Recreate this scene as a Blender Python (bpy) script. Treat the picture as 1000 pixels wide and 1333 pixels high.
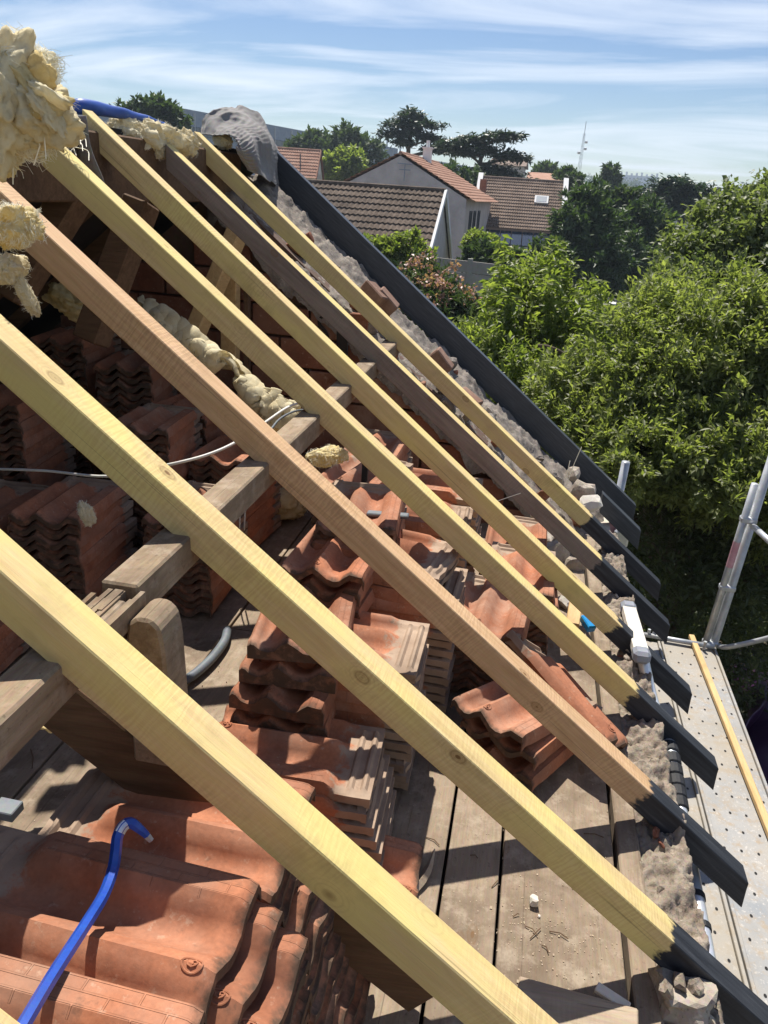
import bpy, bmesh, math, random
import numpy as np
from mathutils import Vector, Matrix, noise
random.seed(7)
for o in list(bpy.data.objects): bpy.data.objects.remove(o)
S = bpy.context.scene
COL = S.collection
rad = math.radians

# ------------------------------------------------------------------ camera
PITCH, ROLL, YAW, RP = rad(22.5387), rad(3.8898), rad(-9.5814), rad(38.5855)
FPX = 1005.5
cy_, sy_ = math.cos(YAW), math.sin(YAW)
CF = Vector((sy_*math.cos(PITCH), cy_*math.cos(PITCH), -math.sin(PITCH)))
r0 = Vector((cy_, -sy_, 0)); u0 = r0.cross(CF)
CR = r0*math.cos(ROLL)+u0*math.sin(ROLL)
CU = u0*math.cos(ROLL)-r0*math.sin(ROLL)
cam_d = bpy.data.cameras.new('camera'); cam = bpy.data.objects.new('camera', cam_d); COL.objects.link(cam)
M = Matrix.Identity(4)
for i in range(3):
    M[i][0] = CR[i]; M[i][1] = CU[i]; M[i][2] = -CF[i]
cam.matrix_world = M
cam_d.sensor_fit = 'VERTICAL'; cam_d.sensor_height = 36; cam_d.lens = FPX/1333*36
cam_d.clip_start = 0.02; cam_d.clip_end = 6000
S.camera = cam

# ------------------------------------------------------------------ light
SUN = Vector((-.20, .50, 1.0)).normalized()
W = bpy.data.worlds.new('World'); S.world = W; W.use_nodes = True
nt = W.node_tree; nt.nodes.clear()
def N(t, typ, **kw):
    n = t.nodes.new(typ)
    for k, v in kw.items(): setattr(n, k, v)
    return n
sky = N(nt, 'ShaderNodeTexSky', sky_type='NISHITA', sun_disc=False)
sky.sun_elevation = math.asin(SUN.z); sky.sun_rotation = math.atan2(SUN.x, SUN.y) % (2*math.pi)
sky.altitude = 50; sky.air_density = 1.0; sky.dust_density = .35; sky.ozone_density = 3.0
tc = N(nt, 'ShaderNodeTexCoord')
sep = N(nt, 'ShaderNodeSeparateXYZ'); nt.links.new(tc.outputs['Generated'], sep.inputs[0])
mz = N(nt, 'ShaderNodeMath', operation='MAXIMUM'); nt.links.new(sep.outputs['Z'], mz.inputs[0]); mz.inputs[1].default_value = .02
az = N(nt, 'ShaderNodeMath', operation='ADD'); nt.links.new(mz.outputs[0], az.inputs[0]); az.inputs[1].default_value = .10
dx = N(nt, 'ShaderNodeMath', operation='DIVIDE'); nt.links.new(sep.outputs['X'], dx.inputs[0]); nt.links.new(az.outputs[0], dx.inputs[1])
dy = N(nt, 'ShaderNodeMath', operation='DIVIDE'); nt.links.new(sep.outputs['Y'], dy.inputs[0]); nt.links.new(az.outputs[0], dy.inputs[1])
cmb = N(nt, 'ShaderNodeCombineXYZ'); nt.links.new(dx.outputs[0], cmb.inputs[0]); nt.links.new(dy.outputs[0], cmb.inputs[1])
mp = N(nt, 'ShaderNodeMapping'); mp.inputs['Rotation'].default_value = (0, 0, rad(14)); mp.inputs['Scale'].default_value = (.30, .70, 1); mp.inputs['Location'].default_value = (3.4, 1.9, 0)
nt.links.new(cmb.outputs[0], mp.inputs[0])
cn = N(nt, 'ShaderNodeTexNoise'); cn.inputs['Scale'].default_value = 1.25; cn.inputs['Detail'].default_value = 9; cn.inputs['Roughness'].default_value = .56; cn.inputs['Distortion'].default_value = 1.1
nt.links.new(mp.outputs[0], cn.inputs['Vector'])
cr = N(nt, 'ShaderNodeValToRGB'); cr.color_ramp.elements[0].position = .45; cr.color_ramp.elements[0].color = (.04, .04, .04, 1)
cr.color_ramp.elements[1].position = .68; cr.color_ramp.elements[1].color = (.82, .82, .82, 1)
nt.links.new(cn.outputs['Fac'], cr.inputs[0])
mixc = N(nt, 'ShaderNodeMix', data_type='RGBA'); nt.links.new(cr.outputs[0], mixc.inputs[0])
hs = N(nt, 'ShaderNodeHueSaturation'); hs.inputs['Hue'].default_value = .510; hs.inputs['Saturation'].default_value = 1.22; hs.inputs['Value'].default_value = 1.12; nt.links.new(sky.outputs[0], hs.inputs['Color']); nt.links.new(hs.outputs[0], mixc.inputs[6]); mixc.inputs[7].default_value = (10.8, 11.7, 13.0, 1)
bg = N(nt, 'ShaderNodeBackground'); bg.inputs[1].default_value = .060
nt.links.new(mixc.outputs[2], bg.inputs[0])
wo = N(nt, 'ShaderNodeOutputWorld'); nt.links.new(bg.outputs[0], wo.inputs[0])
sd = bpy.data.lights.new('sun', 'SUN'); so = bpy.data.objects.new('sun', sd); COL.objects.link(so)
sd.energy = 5.0; sd.angle = rad(.55); sd.color = (1, .95, .86)
so.rotation_euler = (-SUN).to_track_quat('-Z', 'Y').to_euler()
S.view_settings.view_transform = 'Standard'; S.view_settings.look = 'None'
S.view_settings.exposure = .60; S.view_settings.gamma = 1; S.view_settings.use_curve_mapping = False
S.render.engine = 'CYCLES'

# ------------------------------------------------------------------ placing helpers
def ray(px, py): return CR*(px-500)-CU*(py-666.5)+CF*FPX
def AZ(px, py, z): d = ray(px, py); return d*(z/d.z)
def AY(px, py, y): d = ray(px, py); return d*(y/d.y)
def AX(px, py, x): d = ray(px, py); return d*(x/d.x)
RN = Vector((math.sin(RP), 0, math.cos(RP)))
def RF(px, py, off=0): d = ray(px, py); return d*(-(.8+off)/d.dot(RN))
TP = math.tan(RP)
def zroof(x, off=0): return -(.8+off)/math.cos(RP)-TP*x

# ------------------------------------------------------------------ mesh helpers
class G:
    def __init__(s): s.v = []; s.f = []; s.m = []
    def add(s, v, f, m=0):
        b = len(s.v); s.v += [tuple(p) for p in v]; s.f += [tuple(i+b for i in q) for q in f]; s.m += [m]*len(f); return s
    def box(s, lo, hi, mat=None, m=0):
        v = [Vector((x, y, z)) for x in (lo[0], hi[0]) for y in (lo[1], hi[1]) for z in (lo[2], hi[2])]
        if mat is not None: v = [mat@p for p in v]
        return s.add(v, [(0,1,3,2),(4,6,7,5),(0,4,5,1),(2,3,7,6),(0,2,6,4),(1,5,7,3)], m)
    def bar(s, a, b, w, h, up=Vector((0,0,1)), m=0):
        a = Vector(a); b = Vector(b); x = (b-a); L = x.length; x.normalize()
        y = up.cross(x).normalized(); z = x.cross(y)
        R = Matrix((x, y, z)).transposed().to_4x4(); R.translation = a
        return s.box((0, -w/2, -h/2), (L, w/2, h/2), R, m)
    def tube(s, pts, r, n=8, m=0, cap=True, rot=0):
        pts = [Vector(p) for p in pts]; rs = r if isinstance(r, (list, tuple)) else [r]*len(pts)
        ref = Vector((0, 0, 1)); v = []; f = []
        for i, p in enumerate(pts):
            t = (pts[min(i+1, len(pts)-1)]-pts[max(i-1, 0)]).normalized()
            if i == 0:
                if abs(t.z) > .9: ref = Vector((1, 0, 0))
                x = ref.cross(t).normalized()
            else: x = (x-t*x.dot(t)).normalized()
            y = t.cross(x)
            for k in range(n):
                a = 2*math.pi*k/n+rot; v.append(p+(x*math.cos(a)+y*math.sin(a))*rs[i])
        for i in range(len(pts)-1):
            for k in range(n):
                k2 = (k+1) % n; f.append((i*n+k, i*n+k2, (i+1)*n+k2, (i+1)*n+k))
        if cap: f.append(tuple(range(n-1, -1, -1))); f.append(tuple((len(pts)-1)*n+k for k in range(n)))
        return s.add(v, f, m)
    def prism(s, poly, axis_vec, m=0):
        n = len(poly); a = Vector(axis_vec)
        v = [Vector(p) for p in poly]+[Vector(p)+a for p in poly]
        f = [tuple(range(n)), tuple(range(2*n-1, n-1, -1))]+[(i, i+n, (i+1) % n+n, (i+1) % n) for i in range(n)]
        return s.add(v, f, m)
    def mesh(s, name, mats, smooth=False, bevel=0, fix=True):
        me = bpy.data.meshes.new(name); me.from_pydata(s.v, [], s.f)
        for mt in mats: me.materials.append(mt)
        me.polygons.foreach_set('material_index', s.m)
        if fix or bevel:
            bm = bmesh.new(); bm.from_mesh(me); bmesh.ops.recalc_face_normals(bm, faces=bm.faces)
            if bevel: bmesh.ops.bevel(bm, geom=[e for e in bm.edges], offset=bevel, segments=1, affect='EDGES')
            bm.to_mesh(me); bm.free()
        if smooth: me.polygons.foreach_set('use_smooth', [True]*len(me.polygons))
        me.update(); return me
    def build(s, name, mats, parent=None, smooth=False, bevel=0, fix=True, **kw):
        if not isinstance(mats, (list, tuple)): mats = [mats]
        return link(name, s.mesh(name, mats, smooth, bevel, fix), parent, **kw)
def link(name, me, parent=None, label=None, cat=None, group=None, kind=None):
    o = bpy.data.objects.new(name, me); COL.objects.link(o)
    if parent is not None:
        o.parent = parent; o.matrix_parent_inverse = Matrix.Translation(-parent.location)
    tag(o, label, cat, group, kind); return o
def tag(o, label=None, cat=None, group=None, kind=None):
    if label: o['label'] = label
    if cat: o['category'] = cat
    if group: o['group'] = group
    if kind: o['kind'] = kind
    elif cat: o['kind'] = 'thing'
    return o
def thing(name, loc, label, cat, group=None):
    o = bpy.data.objects.new(name, None); COL.objects.link(o); o.location = loc; o.empty_display_size = .1
    return tag(o, label, cat, group)
def dup(o, parent=None):
    c = o.copy(); COL.objects.link(c)
    if parent is not None: c.parent = parent
    return c
def spline(pts, k=8):
    P = [Vector(p) for p in pts]; P = [P[0]*2-P[1]]+P+[P[-1]*2-P[-2]]; out = []
    for i in range(1, len(P)-2):
        a, b, c, d = P[i-1:i+3]
        for j in range(k):
            t = j/k
            out.append(.5*((2*b)+(c-a)*t+(2*a-5*b+4*c-d)*t*t+(3*b-a-3*c+d)*t**3))
    out.append(P[-2]); return out
def fbm(p, o=4, s=1.0):
    return noise.fractal(Vector(p)*s, 1.0, 2.0, o, noise_basis='PERLIN_ORIGINAL')

# ------------------------------------------------------------------ materials
def mat(name):
    m = bpy.data.materials.new(name); m.use_nodes = True; t = m.node_tree
    b = t.nodes['Principled BSDF']; return m, t, b
def lk(t, a, b): t.links.new(a, b)
def noise_n(t, vec, scale, detail=5, rough=.55, dist=0):
    n = N(t, 'ShaderNodeTexNoise'); n.inputs['Scale'].default_value = scale; n.inputs['Detail'].default_value = detail
    n.inputs['Roughness'].default_value = rough; n.inputs['Distortion'].default_value = dist
    if vec is not None: lk(t, vec, n.inputs['Vector'])
    return n
def ramp(t, fac, stops):
    r = N(t, 'ShaderNodeValToRGB'); e = r.color_ramp.elements
    while len(e) < len(stops): e.new(.5)
    for i, (p, c) in enumerate(stops):
        e[i].position = p; e[i].color = (c[0], c[1], c[2], 1) if not isinstance(c, (int, float)) else (c, c, c, 1)
    lk(t, fac, r.inputs[0]); return r
def mixn(t, fac, a, b, mode='MIX'):
    n = N(t, 'ShaderNodeMix', data_type='RGBA', blend_type=mode)
    for s_, v in ((0, fac), (6, a), (7, b)):
        if hasattr(v, 'is_output'): lk(t, v, n.inputs[s_])
        elif isinstance(v, (int, float)): n.inputs[s_].default_value = v if s_ == 0 else (v, v, v, 1)
        else: n.inputs[s_].default_value = (*v[:3], 1)
    return n
def mth(t, op, a, b=None):
    n = N(t, 'ShaderNodeMath', operation=op)
    for i, v in enumerate((a, b)):
        if v is None: continue
        if hasattr(v, 'is_output'): lk(t, v, n.inputs[i])
        else: n.inputs[i].default_value = v
    return n
def mapping(t, out, scale=(1,1,1), rot=(0,0,0), loc=(0,0,0)):
    m_ = N(t, 'ShaderNodeMapping'); m_.inputs['Scale'].default_value = scale; m_.inputs['Rotation'].default_value = rot; m_.inputs['Location'].default_value = loc
    lk(t, out, m_.inputs[0]); return m_
def bump(t, b, h, strength=.4, dist=.003):
    n = N(t, 'ShaderNodeBump'); n.inputs['Strength'].default_value = strength; n.inputs['Distance'].default_value = dist
    lk(t, h, n.inputs['Height']); lk(t, n.outputs[0], b.inputs['Normal']); return n
def coord(t, rnd=True):
    c = N(t, 'ShaderNodeTexCoord')
    if not rnd: return c.outputs['Object']
    oi = N(t, 'ShaderNodeObjectInfo'); mu = mth(t, 'MULTIPLY', oi.outputs['Random'], 37.0)
    a = N(t, 'ShaderNodeVectorMath', operation='ADD'); lk(t, c.outputs['Object'], a.inputs[0]); lk(t, mu.outputs[0], a.inputs[1]); return a.outputs[0]

def wood(name, light, dark, knot=(.18,.09,.03), along=(1,14,14), rough=.62, paint=False, saw=.5, knots=True, tint=None, contrast=1.0, dirty=0):
    m, t, b = mat(name); v = coord(t)
    g = mapping(t, v, along)
    n1 = noise_n(t, g.outputs[0], 5.0, 6, .6, .6)
    n2 = noise_n(t, mapping(t, v, tuple(a*4 for a in along)).outputs[0], 9.0, 4, .6)
    c = ramp(t, n1.outputs['Fac'], [(.5-.22/contrast, dark), (.5+.2/contrast, light)])
    c2 = mixn(t, .28, c.outputs[0], n2.outputs['Color'], 'SOFT_LIGHT')
    cur = c2.outputs[2]
    if tint:
        n5 = noise_n(t, mapping(t, v, (1.6, 5, 5)).outputs[0], 2.2, 3)
        cur = mixn(t, ramp(t, n5.outputs['Fac'], [(.42, 0.), (.66, .75)]).outputs[0], cur, tint).outputs[2]
    if knots:
        vo = N(t, 'ShaderNodeTexVoronoi'); lk(t, mapping(t, v, (.8, 1.3, 1.3) if along[0] < along[1] else (1.3, .55, 1.3)).outputs[0], vo.inputs['Vector']); vo.inputs['Scale'].default_value = 6.5
        k = ramp(t, vo.outputs['Distance'], [(.030, .9), (.042, .30), (.072, .22), (.088, .60), (.112, 0.)])
        rings = mth(t, 'SINE', mth(t, 'MULTIPLY', vo.outputs['Distance'], 130).outputs[0])
        rk = mth(t, 'MULTIPLY', mth(t, 'MULTIPLY', rings.outputs[0], .16).outputs[0], ramp(t, vo.outputs['Distance'], [(.10, 1.), (.3, 0.)]).outputs[0])
        cur = mixn(t, k.outputs[0], cur, knot).outputs[2]
        cur = mixn(t, mth(t, 'MAXIMUM', rk.outputs[0], 0).outputs[0], cur, knot).outputs[2]
    cks = noise_n(t, mapping(t, v, tuple(.5 if a < 3 else a*4.5 for a in along)).outputs[0], 3.0, 3, .5)
    cur = mixn(t, ramp(t, cks.outputs['Fac'], [(.67, 0.), (.72, .55)]).outputs[0], cur, tuple(x*.4 for x in dark)).outputs[2]
    # grime
    n3 = noise_n(t, v, 7.0, 6, .62)
    cur = mixn(t, ramp(t, n3.outputs['Fac'], [(.56, 0.), (.74, .35)]).outputs[0], cur, tuple(x*.45 for x in dark)).outputs[2]
    if dirty:
        n7 = noise_n(t, v, 3.2, 8, .68, .4); cur = mixn(t, ramp(t, n7.outputs['Fac'], [(.46, 0.), (.66, .75)]).outputs[0], cur, (.115, .082, .056)).outputs[2]
        n8 = noise_n(t, v, 17, 7, .7); cur = mixn(t, ramp(t, n8.outputs['Fac'], [(.52, 0.), (.68, .55)]).outputs[0], cur, (.40, .33, .25)).outputs[2]
        n9 = noise_n(t, v, 85, 4, .7); cur = mixn(t, ramp(t, n9.outputs['Fac'], [(.60, 0.), (.70, .6)]).outputs[0], cur, (.10, .07, .05)).outputs[2]
    h = mixn(t, .5, n1.outputs['Fac'], n2.outputs['Fac'])
    hh = h.outputs[2]
    if saw:
        w = N(t, 'ShaderNodeTexWave', bands_direction='X'); w.inputs['Scale'].default_value = 30; w.inputs['Distortion'].default_value = 9; w.inputs['Detail'].default_value = 4; w.inputs['Detail Scale'].default_value = 3
        lk(t, mapping(t, v, (1, .18, .18), (0, 0, .15)).outputs[0], w.inputs['Vector'])
        nb = ramp(t, noise_n(t, v, 4.0, 3).outputs['Fac'], [(.42, .0), (.62, 1.)])
        sf = mth(t, 'MULTIPLY', nb.outputs[0], saw*.5)
        hh = mixn(t, sf.outputs[0], hh, w.outputs['Fac']).outputs[2]
        cur = mixn(t, mth(t, 'MULTIPLY', nb.outputs[0], saw*.30).outputs[0], cur, w.outputs['Color'], 'OVERLAY').outputs[2]
    rgh = rough
    if paint:
        oc = N(t, 'ShaderNodeTexCoord'); sx = N(t, 'ShaderNodeSeparateXYZ'); lk(t, oc.outputs['Object'], sx.inputs[0])
        n4 = noise_n(t, mapping(t, v, (9, 22, 22)).outputs[0], 2.2, 4, .6)
        e = mth(t, 'ADD', sx.outputs['X'], mth(t, 'MULTIPLY', mth(t, 'SUBTRACT', n4.outputs['Fac'], .5).outputs[0], .085).outputs[0])
        pm = ramp(t, mth(t, 'MULTIPLY', e.outputs[0], 20).outputs[0], [(0, 0.), (.25, 1.)])
        pn = noise_n(t, g.outputs[0], 6, 4)
        pc = ramp(t, pn.outputs['Fac'], [(.3, (.012, .013, .018)), (.60, (.034, .037, .045)), (.78, (.075, .078, .085))])
        cur = mixn(t, pm.outputs[0], cur, pc.outputs[0]).outputs[2]
        lk(t, mth(t, 'SUBTRACT', rough, mth(t, 'MULTIPLY', pm.outputs[0], .12).outputs[0]).outputs[0], b.inputs['Roughness'])
    else: b.inputs['Roughness'].default_value = rough
    lk(t, cur, b.inputs['Base Color']); b.inputs['Specular IOR Level'].default_value = .3
    bump(t, b, hh, .45, .0022); return m
MY = wood('pine_yellow', (.70, .545, .27), (.54, .385, .17), paint=True, tint=(.68, .565, .20), along=(1, 12, 12), saw=.3, contrast=.8)
MYO = wood('pine_orange', (.62, .41, .235), (.47, .285, .14), paint=True, along=(1, 16, 16), saw=.4)
MGP = wood('pine_weathered', (.26, .21, .175), (.165, .125, .105), paint=True, along=(1, 9, 9), saw=.2)
MBLK, t_, b_ = mat('dark_board_paint')
_v = coord(t_); _n = noise_n(t_, mapping(t_, _v, (2, 30, 30)).outputs[0], 5, 5); lk(t_, ramp(t_, _n.outputs['Fac'], [(.3, (.022, .026, .034)), (.62, (.05, .058, .070)), (.8, (.10, .105, .115))]).outputs[0], b_.inputs['Base Color']); b_.inputs['Roughness'].default_value = .45; bump(t_, b_, _n.outputs['Fac'], .2, .001)
MOLD = wood('old_beam_wood', (.35, .265, .175), (.175, .118, .072), along=(10, 1.2, 10), rough=.85, saw=.15, contrast=.8, dirty=1)
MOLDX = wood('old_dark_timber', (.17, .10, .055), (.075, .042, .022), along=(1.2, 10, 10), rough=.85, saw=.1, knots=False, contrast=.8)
MFLR = wood('floor_plank_wood', (.31, .24, .17), (.19, .142, .098), along=(9, .9, 9), rough=.88, saw=.12, contrast=.75, dirty=1)
MBAT = wood('batten_wood', (.60, .42, .20), (.46, .29, .12), along=(10, 1, 10), rough=.6, saw=.2)
MSPL = wood('pale_board_wood', (.42, .34, .25), (.27, .20, .14), along=(1.2, 8, 8), rough=.85, saw=.2, contrast=.8)

def clay(name, base, dark, grey=True, relief=True):
    m, t, b = mat(name); tcn = N(t, 'ShaderNodeTexCoord'); oc = tcn.outputs['Object']; v = coord(t)
    oi = N(t, 'ShaderNodeObjectInfo')
    n1 = noise_n(t, v, 9, 6, .6); n2 = noise_n(t, v, 130, 3, .6); n3 = noise_n(t, v, 30, 6, .65)
    c = ramp(t, n1.outputs['Fac'], [(.3, dark), (.62, base)]).outputs[0]
    c = mixn(t, .5, c, ramp(t, n2.outputs['Fac'], [(.3, .35), (.7, .65)]).outputs[0], 'OVERLAY').outputs[2]
    c = mixn(t, ramp(t, oi.outputs['Random'], [(0, 0.), (1, .42)]).outputs[0], c, (dark[0]*.75, dark[1]*.9, dark[2])).outputs[2]
    n0 = noise_n(t, v, 3.5, 7, .66); c = mixn(t, ramp(t, n0.outputs['Fac'], [(.46, 0.), (.66, .6)]).outputs[0], c, (.21, .115, .075)).outputs[2]
    nd = noise_n(t, v, 6, 6, .7); c = mixn(t, mth(t, 'MULTIPLY', ramp(t, nd.outputs['Fac'], [(.42, .0), (.66, .55)]).outputs[0], mth(t, 'FRACT', mth(t, 'MULTIPLY', oi.outputs['Random'], 7.3).outputs[0]).outputs[0]).outputs[0], c, (.42, .29, .215)).outputs[2]
    n00 = noise_n(t, v, 45, 5, .7); c = mixn(t, ramp(t, n00.outputs['Fac'], [(.60, 0.), (.70, .45)]).outputs[0], c, (.50, .36, .26)).outputs[2]
    sx = N(t, 'ShaderNodeSeparateXYZ'); lk(t, oc, sx.inputs[0])
    h = mixn(t, .5, n3.outputs['Fac'], n2.outputs['Fac']).outputs[2]
    if grey:
        hx = mth(t, 'ADD', sx.outputs['X'], mth(t, 'MULTIPLY', mth(t, 'SUBTRACT', n3.outputs['Fac'], .5).outputs[0], .16).outputs[0])
        gm = ramp(t, hx.outputs[0], [(.325, 0.), (.345, .85)])
        c = mixn(t, gm.outputs[0], c, ramp(t, n1.outputs['Fac'], [(.3, (.22, .165, .12)), (.7, (.40, .32, .24))]).outputs[0]).outputs[2]
        # dirt on nose and edges
        nm = ramp(t, mth(t, 'ADD', mth(t, 'ADD', sx.outputs['X'], .1).outputs[0], mth(t, 'MULTIPLY', mth(t, 'SUBTRACT', n3.outputs['Fac'], .5).outputs[0], .05).outputs[0]).outputs[0], [(.100, .9), (.113, 0.)])
        c = mixn(t, nm.outputs[0], c, (.065, .048, .034)).outputs[2]
        sp = ramp(t, n3.outputs['Fac'], [(.62, 0.), (.72, .6)])
        c = mixn(t, sp.outputs[0], c, (.13, .075, .05)).outputs[2]
    lk(t, c, b.inputs['Base Color']); b.inputs['Roughness'].default_value = .82; b.inputs['Specular IOR Level'].default_value = .25
    if relief:
        br = N(t, 'ShaderNodeTexBrick'); br.inputs['Scale'].default_value = 1; br.inputs['Brick Width'].default_value = .07; br.inputs['Row Height'].default_value = .0165; br.inputs['Mortar Size'].default_value = .0016; br.inputs['Mortar Smooth'].default_value = .4
        lk(t, mapping(t, oc, (1, 1, 1), (0, 0, 0), (0, .002, 0)).outputs[0], br.inputs['Vector'])
        msk = mth(t, 'LESS_THAN', sx.outputs['Y'], -.072)
        mk2 = mth(t, 'MULTIPLY', mth(t, 'MULTIPLY', br.outputs['Fac'], msk.outputs[0]).outputs[0], ramp(t, sx.outputs['X'], [(.30, 1.), (.305, 0.)]).outputs[0])
        bn = N(t, 'ShaderNodeBump'); bn.inputs['Strength'].default_value = .9; bn.inputs['Distance'].default_value = .0022; lk(t, mk2.outputs[0], bn.inputs['Height'])
        b2 = N(t, 'ShaderNodeBump'); b2.inputs['Strength'].default_value = .35; b2.inputs['Distance'].default_value = .0018; lk(t, h, b2.inputs['Height']); lk(t, bn.outputs[0], b2.inputs['Normal']); lk(t, b2.outputs[0], b.inputs['Normal'])
    else: bump(t, b, h, .5, .003)
    return m
MT = clay('terracotta_tile', (.46, .178, .090), (.275, .100, .052))
MBR = clay('terracotta_brick', (.27, .105, .060), (.17, .062, .036), grey=False, relief=False)
MBRD = clay('dusty_brick', (.22, .12, .085), (.14, .075, .052), grey=False, relief=False)
def plain(name, c1, c2, scale=6, rough=.8, bs=.4, bd=.004, metal=0, detail=6, spec=.4, stretch=(1,1,1), grit=0):
    m, t, b = mat(name); v = coord(t); n1 = noise_n(t, mapping(t, v, stretch).outputs[0], scale, detail, .62); n2 = noise_n(t, v, scale*9, 4, .6)
    c = mixn(t, .35, ramp(t, n1.outputs['Fac'], [(.33, c1), (.66, c2)]).outputs[0], n2.outputs['Color'], 'SOFT_LIGHT')
    if grit:
        ng = noise_n(t, v, 55, 6, .72); ng2 = noise_n(t, v, 24, 5, .7)
        c = mixn(t, ramp(t, ng.outputs['Fac'], [(.56, 0.), (.66, .75)]).outputs[0], c.outputs[2], tuple(x*.38 for x in c1)); c = mixn(t, ramp(t, ng2.outputs['Fac'], [(.58, 0.), (.68, .7)]).outputs[0], c.outputs[2], tuple(min(.6, x*1.35) for x in c2))
        n2 = ng
    lk(t, c.outputs[2], b.inputs['Base Color']); b.inputs['Roughness'].default_value = rough; b.inputs['Metallic'].default_value = metal; b.inputs['Specular IOR Level'].default_value = spec
    bump(t, b, mixn(t, .4, n1.outputs['Fac'], n2.outputs['Fac']).outputs[2], bs, bd); return m
def woolm(name, c1, c2):
    m, t, b = mat(name); v = coord(t)
    w1 = noise_n(t, v, 9, 4, .6); sv = N(t, 'ShaderNodeVectorMath', operation='MULTIPLY_ADD'); lk(t, w1.outputs['Color'], sv.inputs[0]); sv.inputs[1].default_value = (.12, .12, .12); lk(t, v, sv.inputs[2])
    f1 = noise_n(t, mapping(t, sv.outputs[0], (14, 60, 60), (.4, .3, .7)).outputs[0], 2.2, 5, .7); f2 = noise_n(t, mapping(t, sv.outputs[0], (70, 12, 60), (.2, .9, .1)).outputs[0], 2.2, 5, .7); n3 = noise_n(t, v, 60, 5, .7)
    h = mixn(t, .5, f1.outputs['Fac'], f2.outputs['Fac']).outputs[2]; h2 = mixn(t, .4, h, n3.outputs['Fac']).outputs[2]
    c = ramp(t, mixn(t, .45, w1.outputs['Fac'], h2).outputs[2], [(.38, c1), (.60, c2)])
    lk(t, c.outputs[0], b.inputs['Base Color']); b.inputs['Roughness'].default_value = 1; b.inputs['Specular IOR Level'].default_value = .03
    bump(t, b, h2, .9, .005)
    tr = N(t, 'ShaderNodeBsdfTranslucent'); lk(t, c.outputs[0], tr.inputs[0]); mx = N(t, 'ShaderNodeMixShader'); mx.inputs[0].default_value = .35
    lk(t, b.outputs[0], mx.inputs[1]); lk(t, tr.outputs[0], mx.inputs[2]); lk(t, mx.outputs[0], t.nodes['Material Output'].inputs[0])
    return m
MMORT = plain('old_mortar', (.175, .138, .105), (.315, .262, .205), 14, .95, 1.0, .012, grit=1)
MMORTD = plain('dark_mortar', (.12, .10, .085), (.26, .225, .19), 14, .95, 1.0, .012, grit=1)
MSTONE = plain('rubble_stone', (.27, .225, .175), (.43, .375, .31), 11, .92, .9, .008, grit=1)
MSTW = plain('pale_plaster', (.55, .50, .43), (.72, .68, .60), 12, .95, .6, .004)
MWOOL = woolm('glass_wool', (.66, .49, .20), (.88, .77, .46))
MWOOLB = woolm('glass_wool_raw', (.72, .60, .36), (.92, .85, .62))
MFIB = plain('wool_fibre', (.84, .79, .62), (.93, .90, .78), 10, .9, .1, .001)
MSTEEL = plain('galvanised_steel', (.36, .37, .38), (.52, .53, .54), 12, .5, .15, .001, metal=.55)
MALU = plain('aluminium', (.62, .63, .64), (.80, .81, .82), 10, .38, .1, .001, metal=.7)
MBLUE = plain('blue_enamel', (.010, .055, .32), (.018, .080, .42), 20, .32, .25, .001, spec=.6)
MGREYCAP = plain('grey_plastic', (.20, .21, .24), (.27, .28, .31), 10, .5, .1, .001)
MBLKR = plain('black_rubber', (.010, .010, .012), (.022, .022, .024), 20, .65, .3, .002)
MFELT = plain('grey_felt', (.155, .145, .14), (.235, .22, .21), 8, .85, .6, .005)
MTARP = plain('blue_tarpaulin', (.02, .06, .26), (.03, .09, .36), 5, .45, .5, .004)
MPURP = plain('purple_tarpaulin', (.028, .006, .036), (.060, .016, .066), 3, .4, .4, .01)
MCABLE = plain('white_cable', (.62, .61, .57), (.72, .71, .67), 9, .5, .1, .001)
MHOSE = plain('grey_hose', (.10, .115, .13), (.16, .18, .20), 10, .55, .1, .001)
MINK = plain('black_stencil', (.015, .012, .012), (.03, .024, .022), 30, .9, .1, .001)
MPINK = plain('pink_sticker', (.48, .22, .26), (.60, .36, .38), 40, .6, .1, .0005)
MCYAN = plain('blue_plastic', (.01, .22, .52), (.015, .28, .62), 10, .4, .1, .001)
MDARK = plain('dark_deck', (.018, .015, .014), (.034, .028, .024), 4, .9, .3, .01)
MTRUNK = plain('bark', (.06, .045, .03), (.13, .10, .07), 12, .95, .8, .02)

def deck_mat():
    m, t, b = mat('perforated_steel'); oc = N(t, 'ShaderNodeTexCoord').outputs['Object']; v = coord(t)
    n1 = noise_n(t, v, 5, 7, .65); n2 = noise_n(t, v, 28, 5, .65); n3 = noise_n(t, v, 90, 3, .6)
    c = ramp(t, n1.outputs['Fac'], [(.34, (.23, .24, .25)), (.52, (.30, .29, .275)), (.68, (.34, .31, .27))]).outputs[0]
    c = mixn(t, ramp(t, n2.outputs['Fac'], [(.50, 0.), (.66, .8)]).outputs[0], c, (.30, .23, .155)).outputs[2]
    c = mixn(t, ramp(t, n3.outputs['Fac'], [(.58, 0.), (.70, .7)]).outputs[0], c, (.48, .45, .41)).outputs[2]
    n6 = noise_n(t, v, 2.2, 6, .6); c = mixn(t, ramp(t, n6.outputs['Fac'], [(.42, 0.), (.62, .65)]).outputs[0], c, (.29, .25, .19)).outputs[2]
    lk(t, c, b.inputs['Base Color']); b.inputs['Roughness'].default_value = .62; b.inputs['Metallic'].default_value = .05
    bump(t, b, n2.outputs['Fac'], .35, .003); return m
MDECK = deck_mat()
MHOLE, _t, _b = mat('punched_hole'); _b.inputs['Base Color'].default_value = (.012, .012, .012, 1); _b.inputs['Roughness'].default_value = .9

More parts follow.
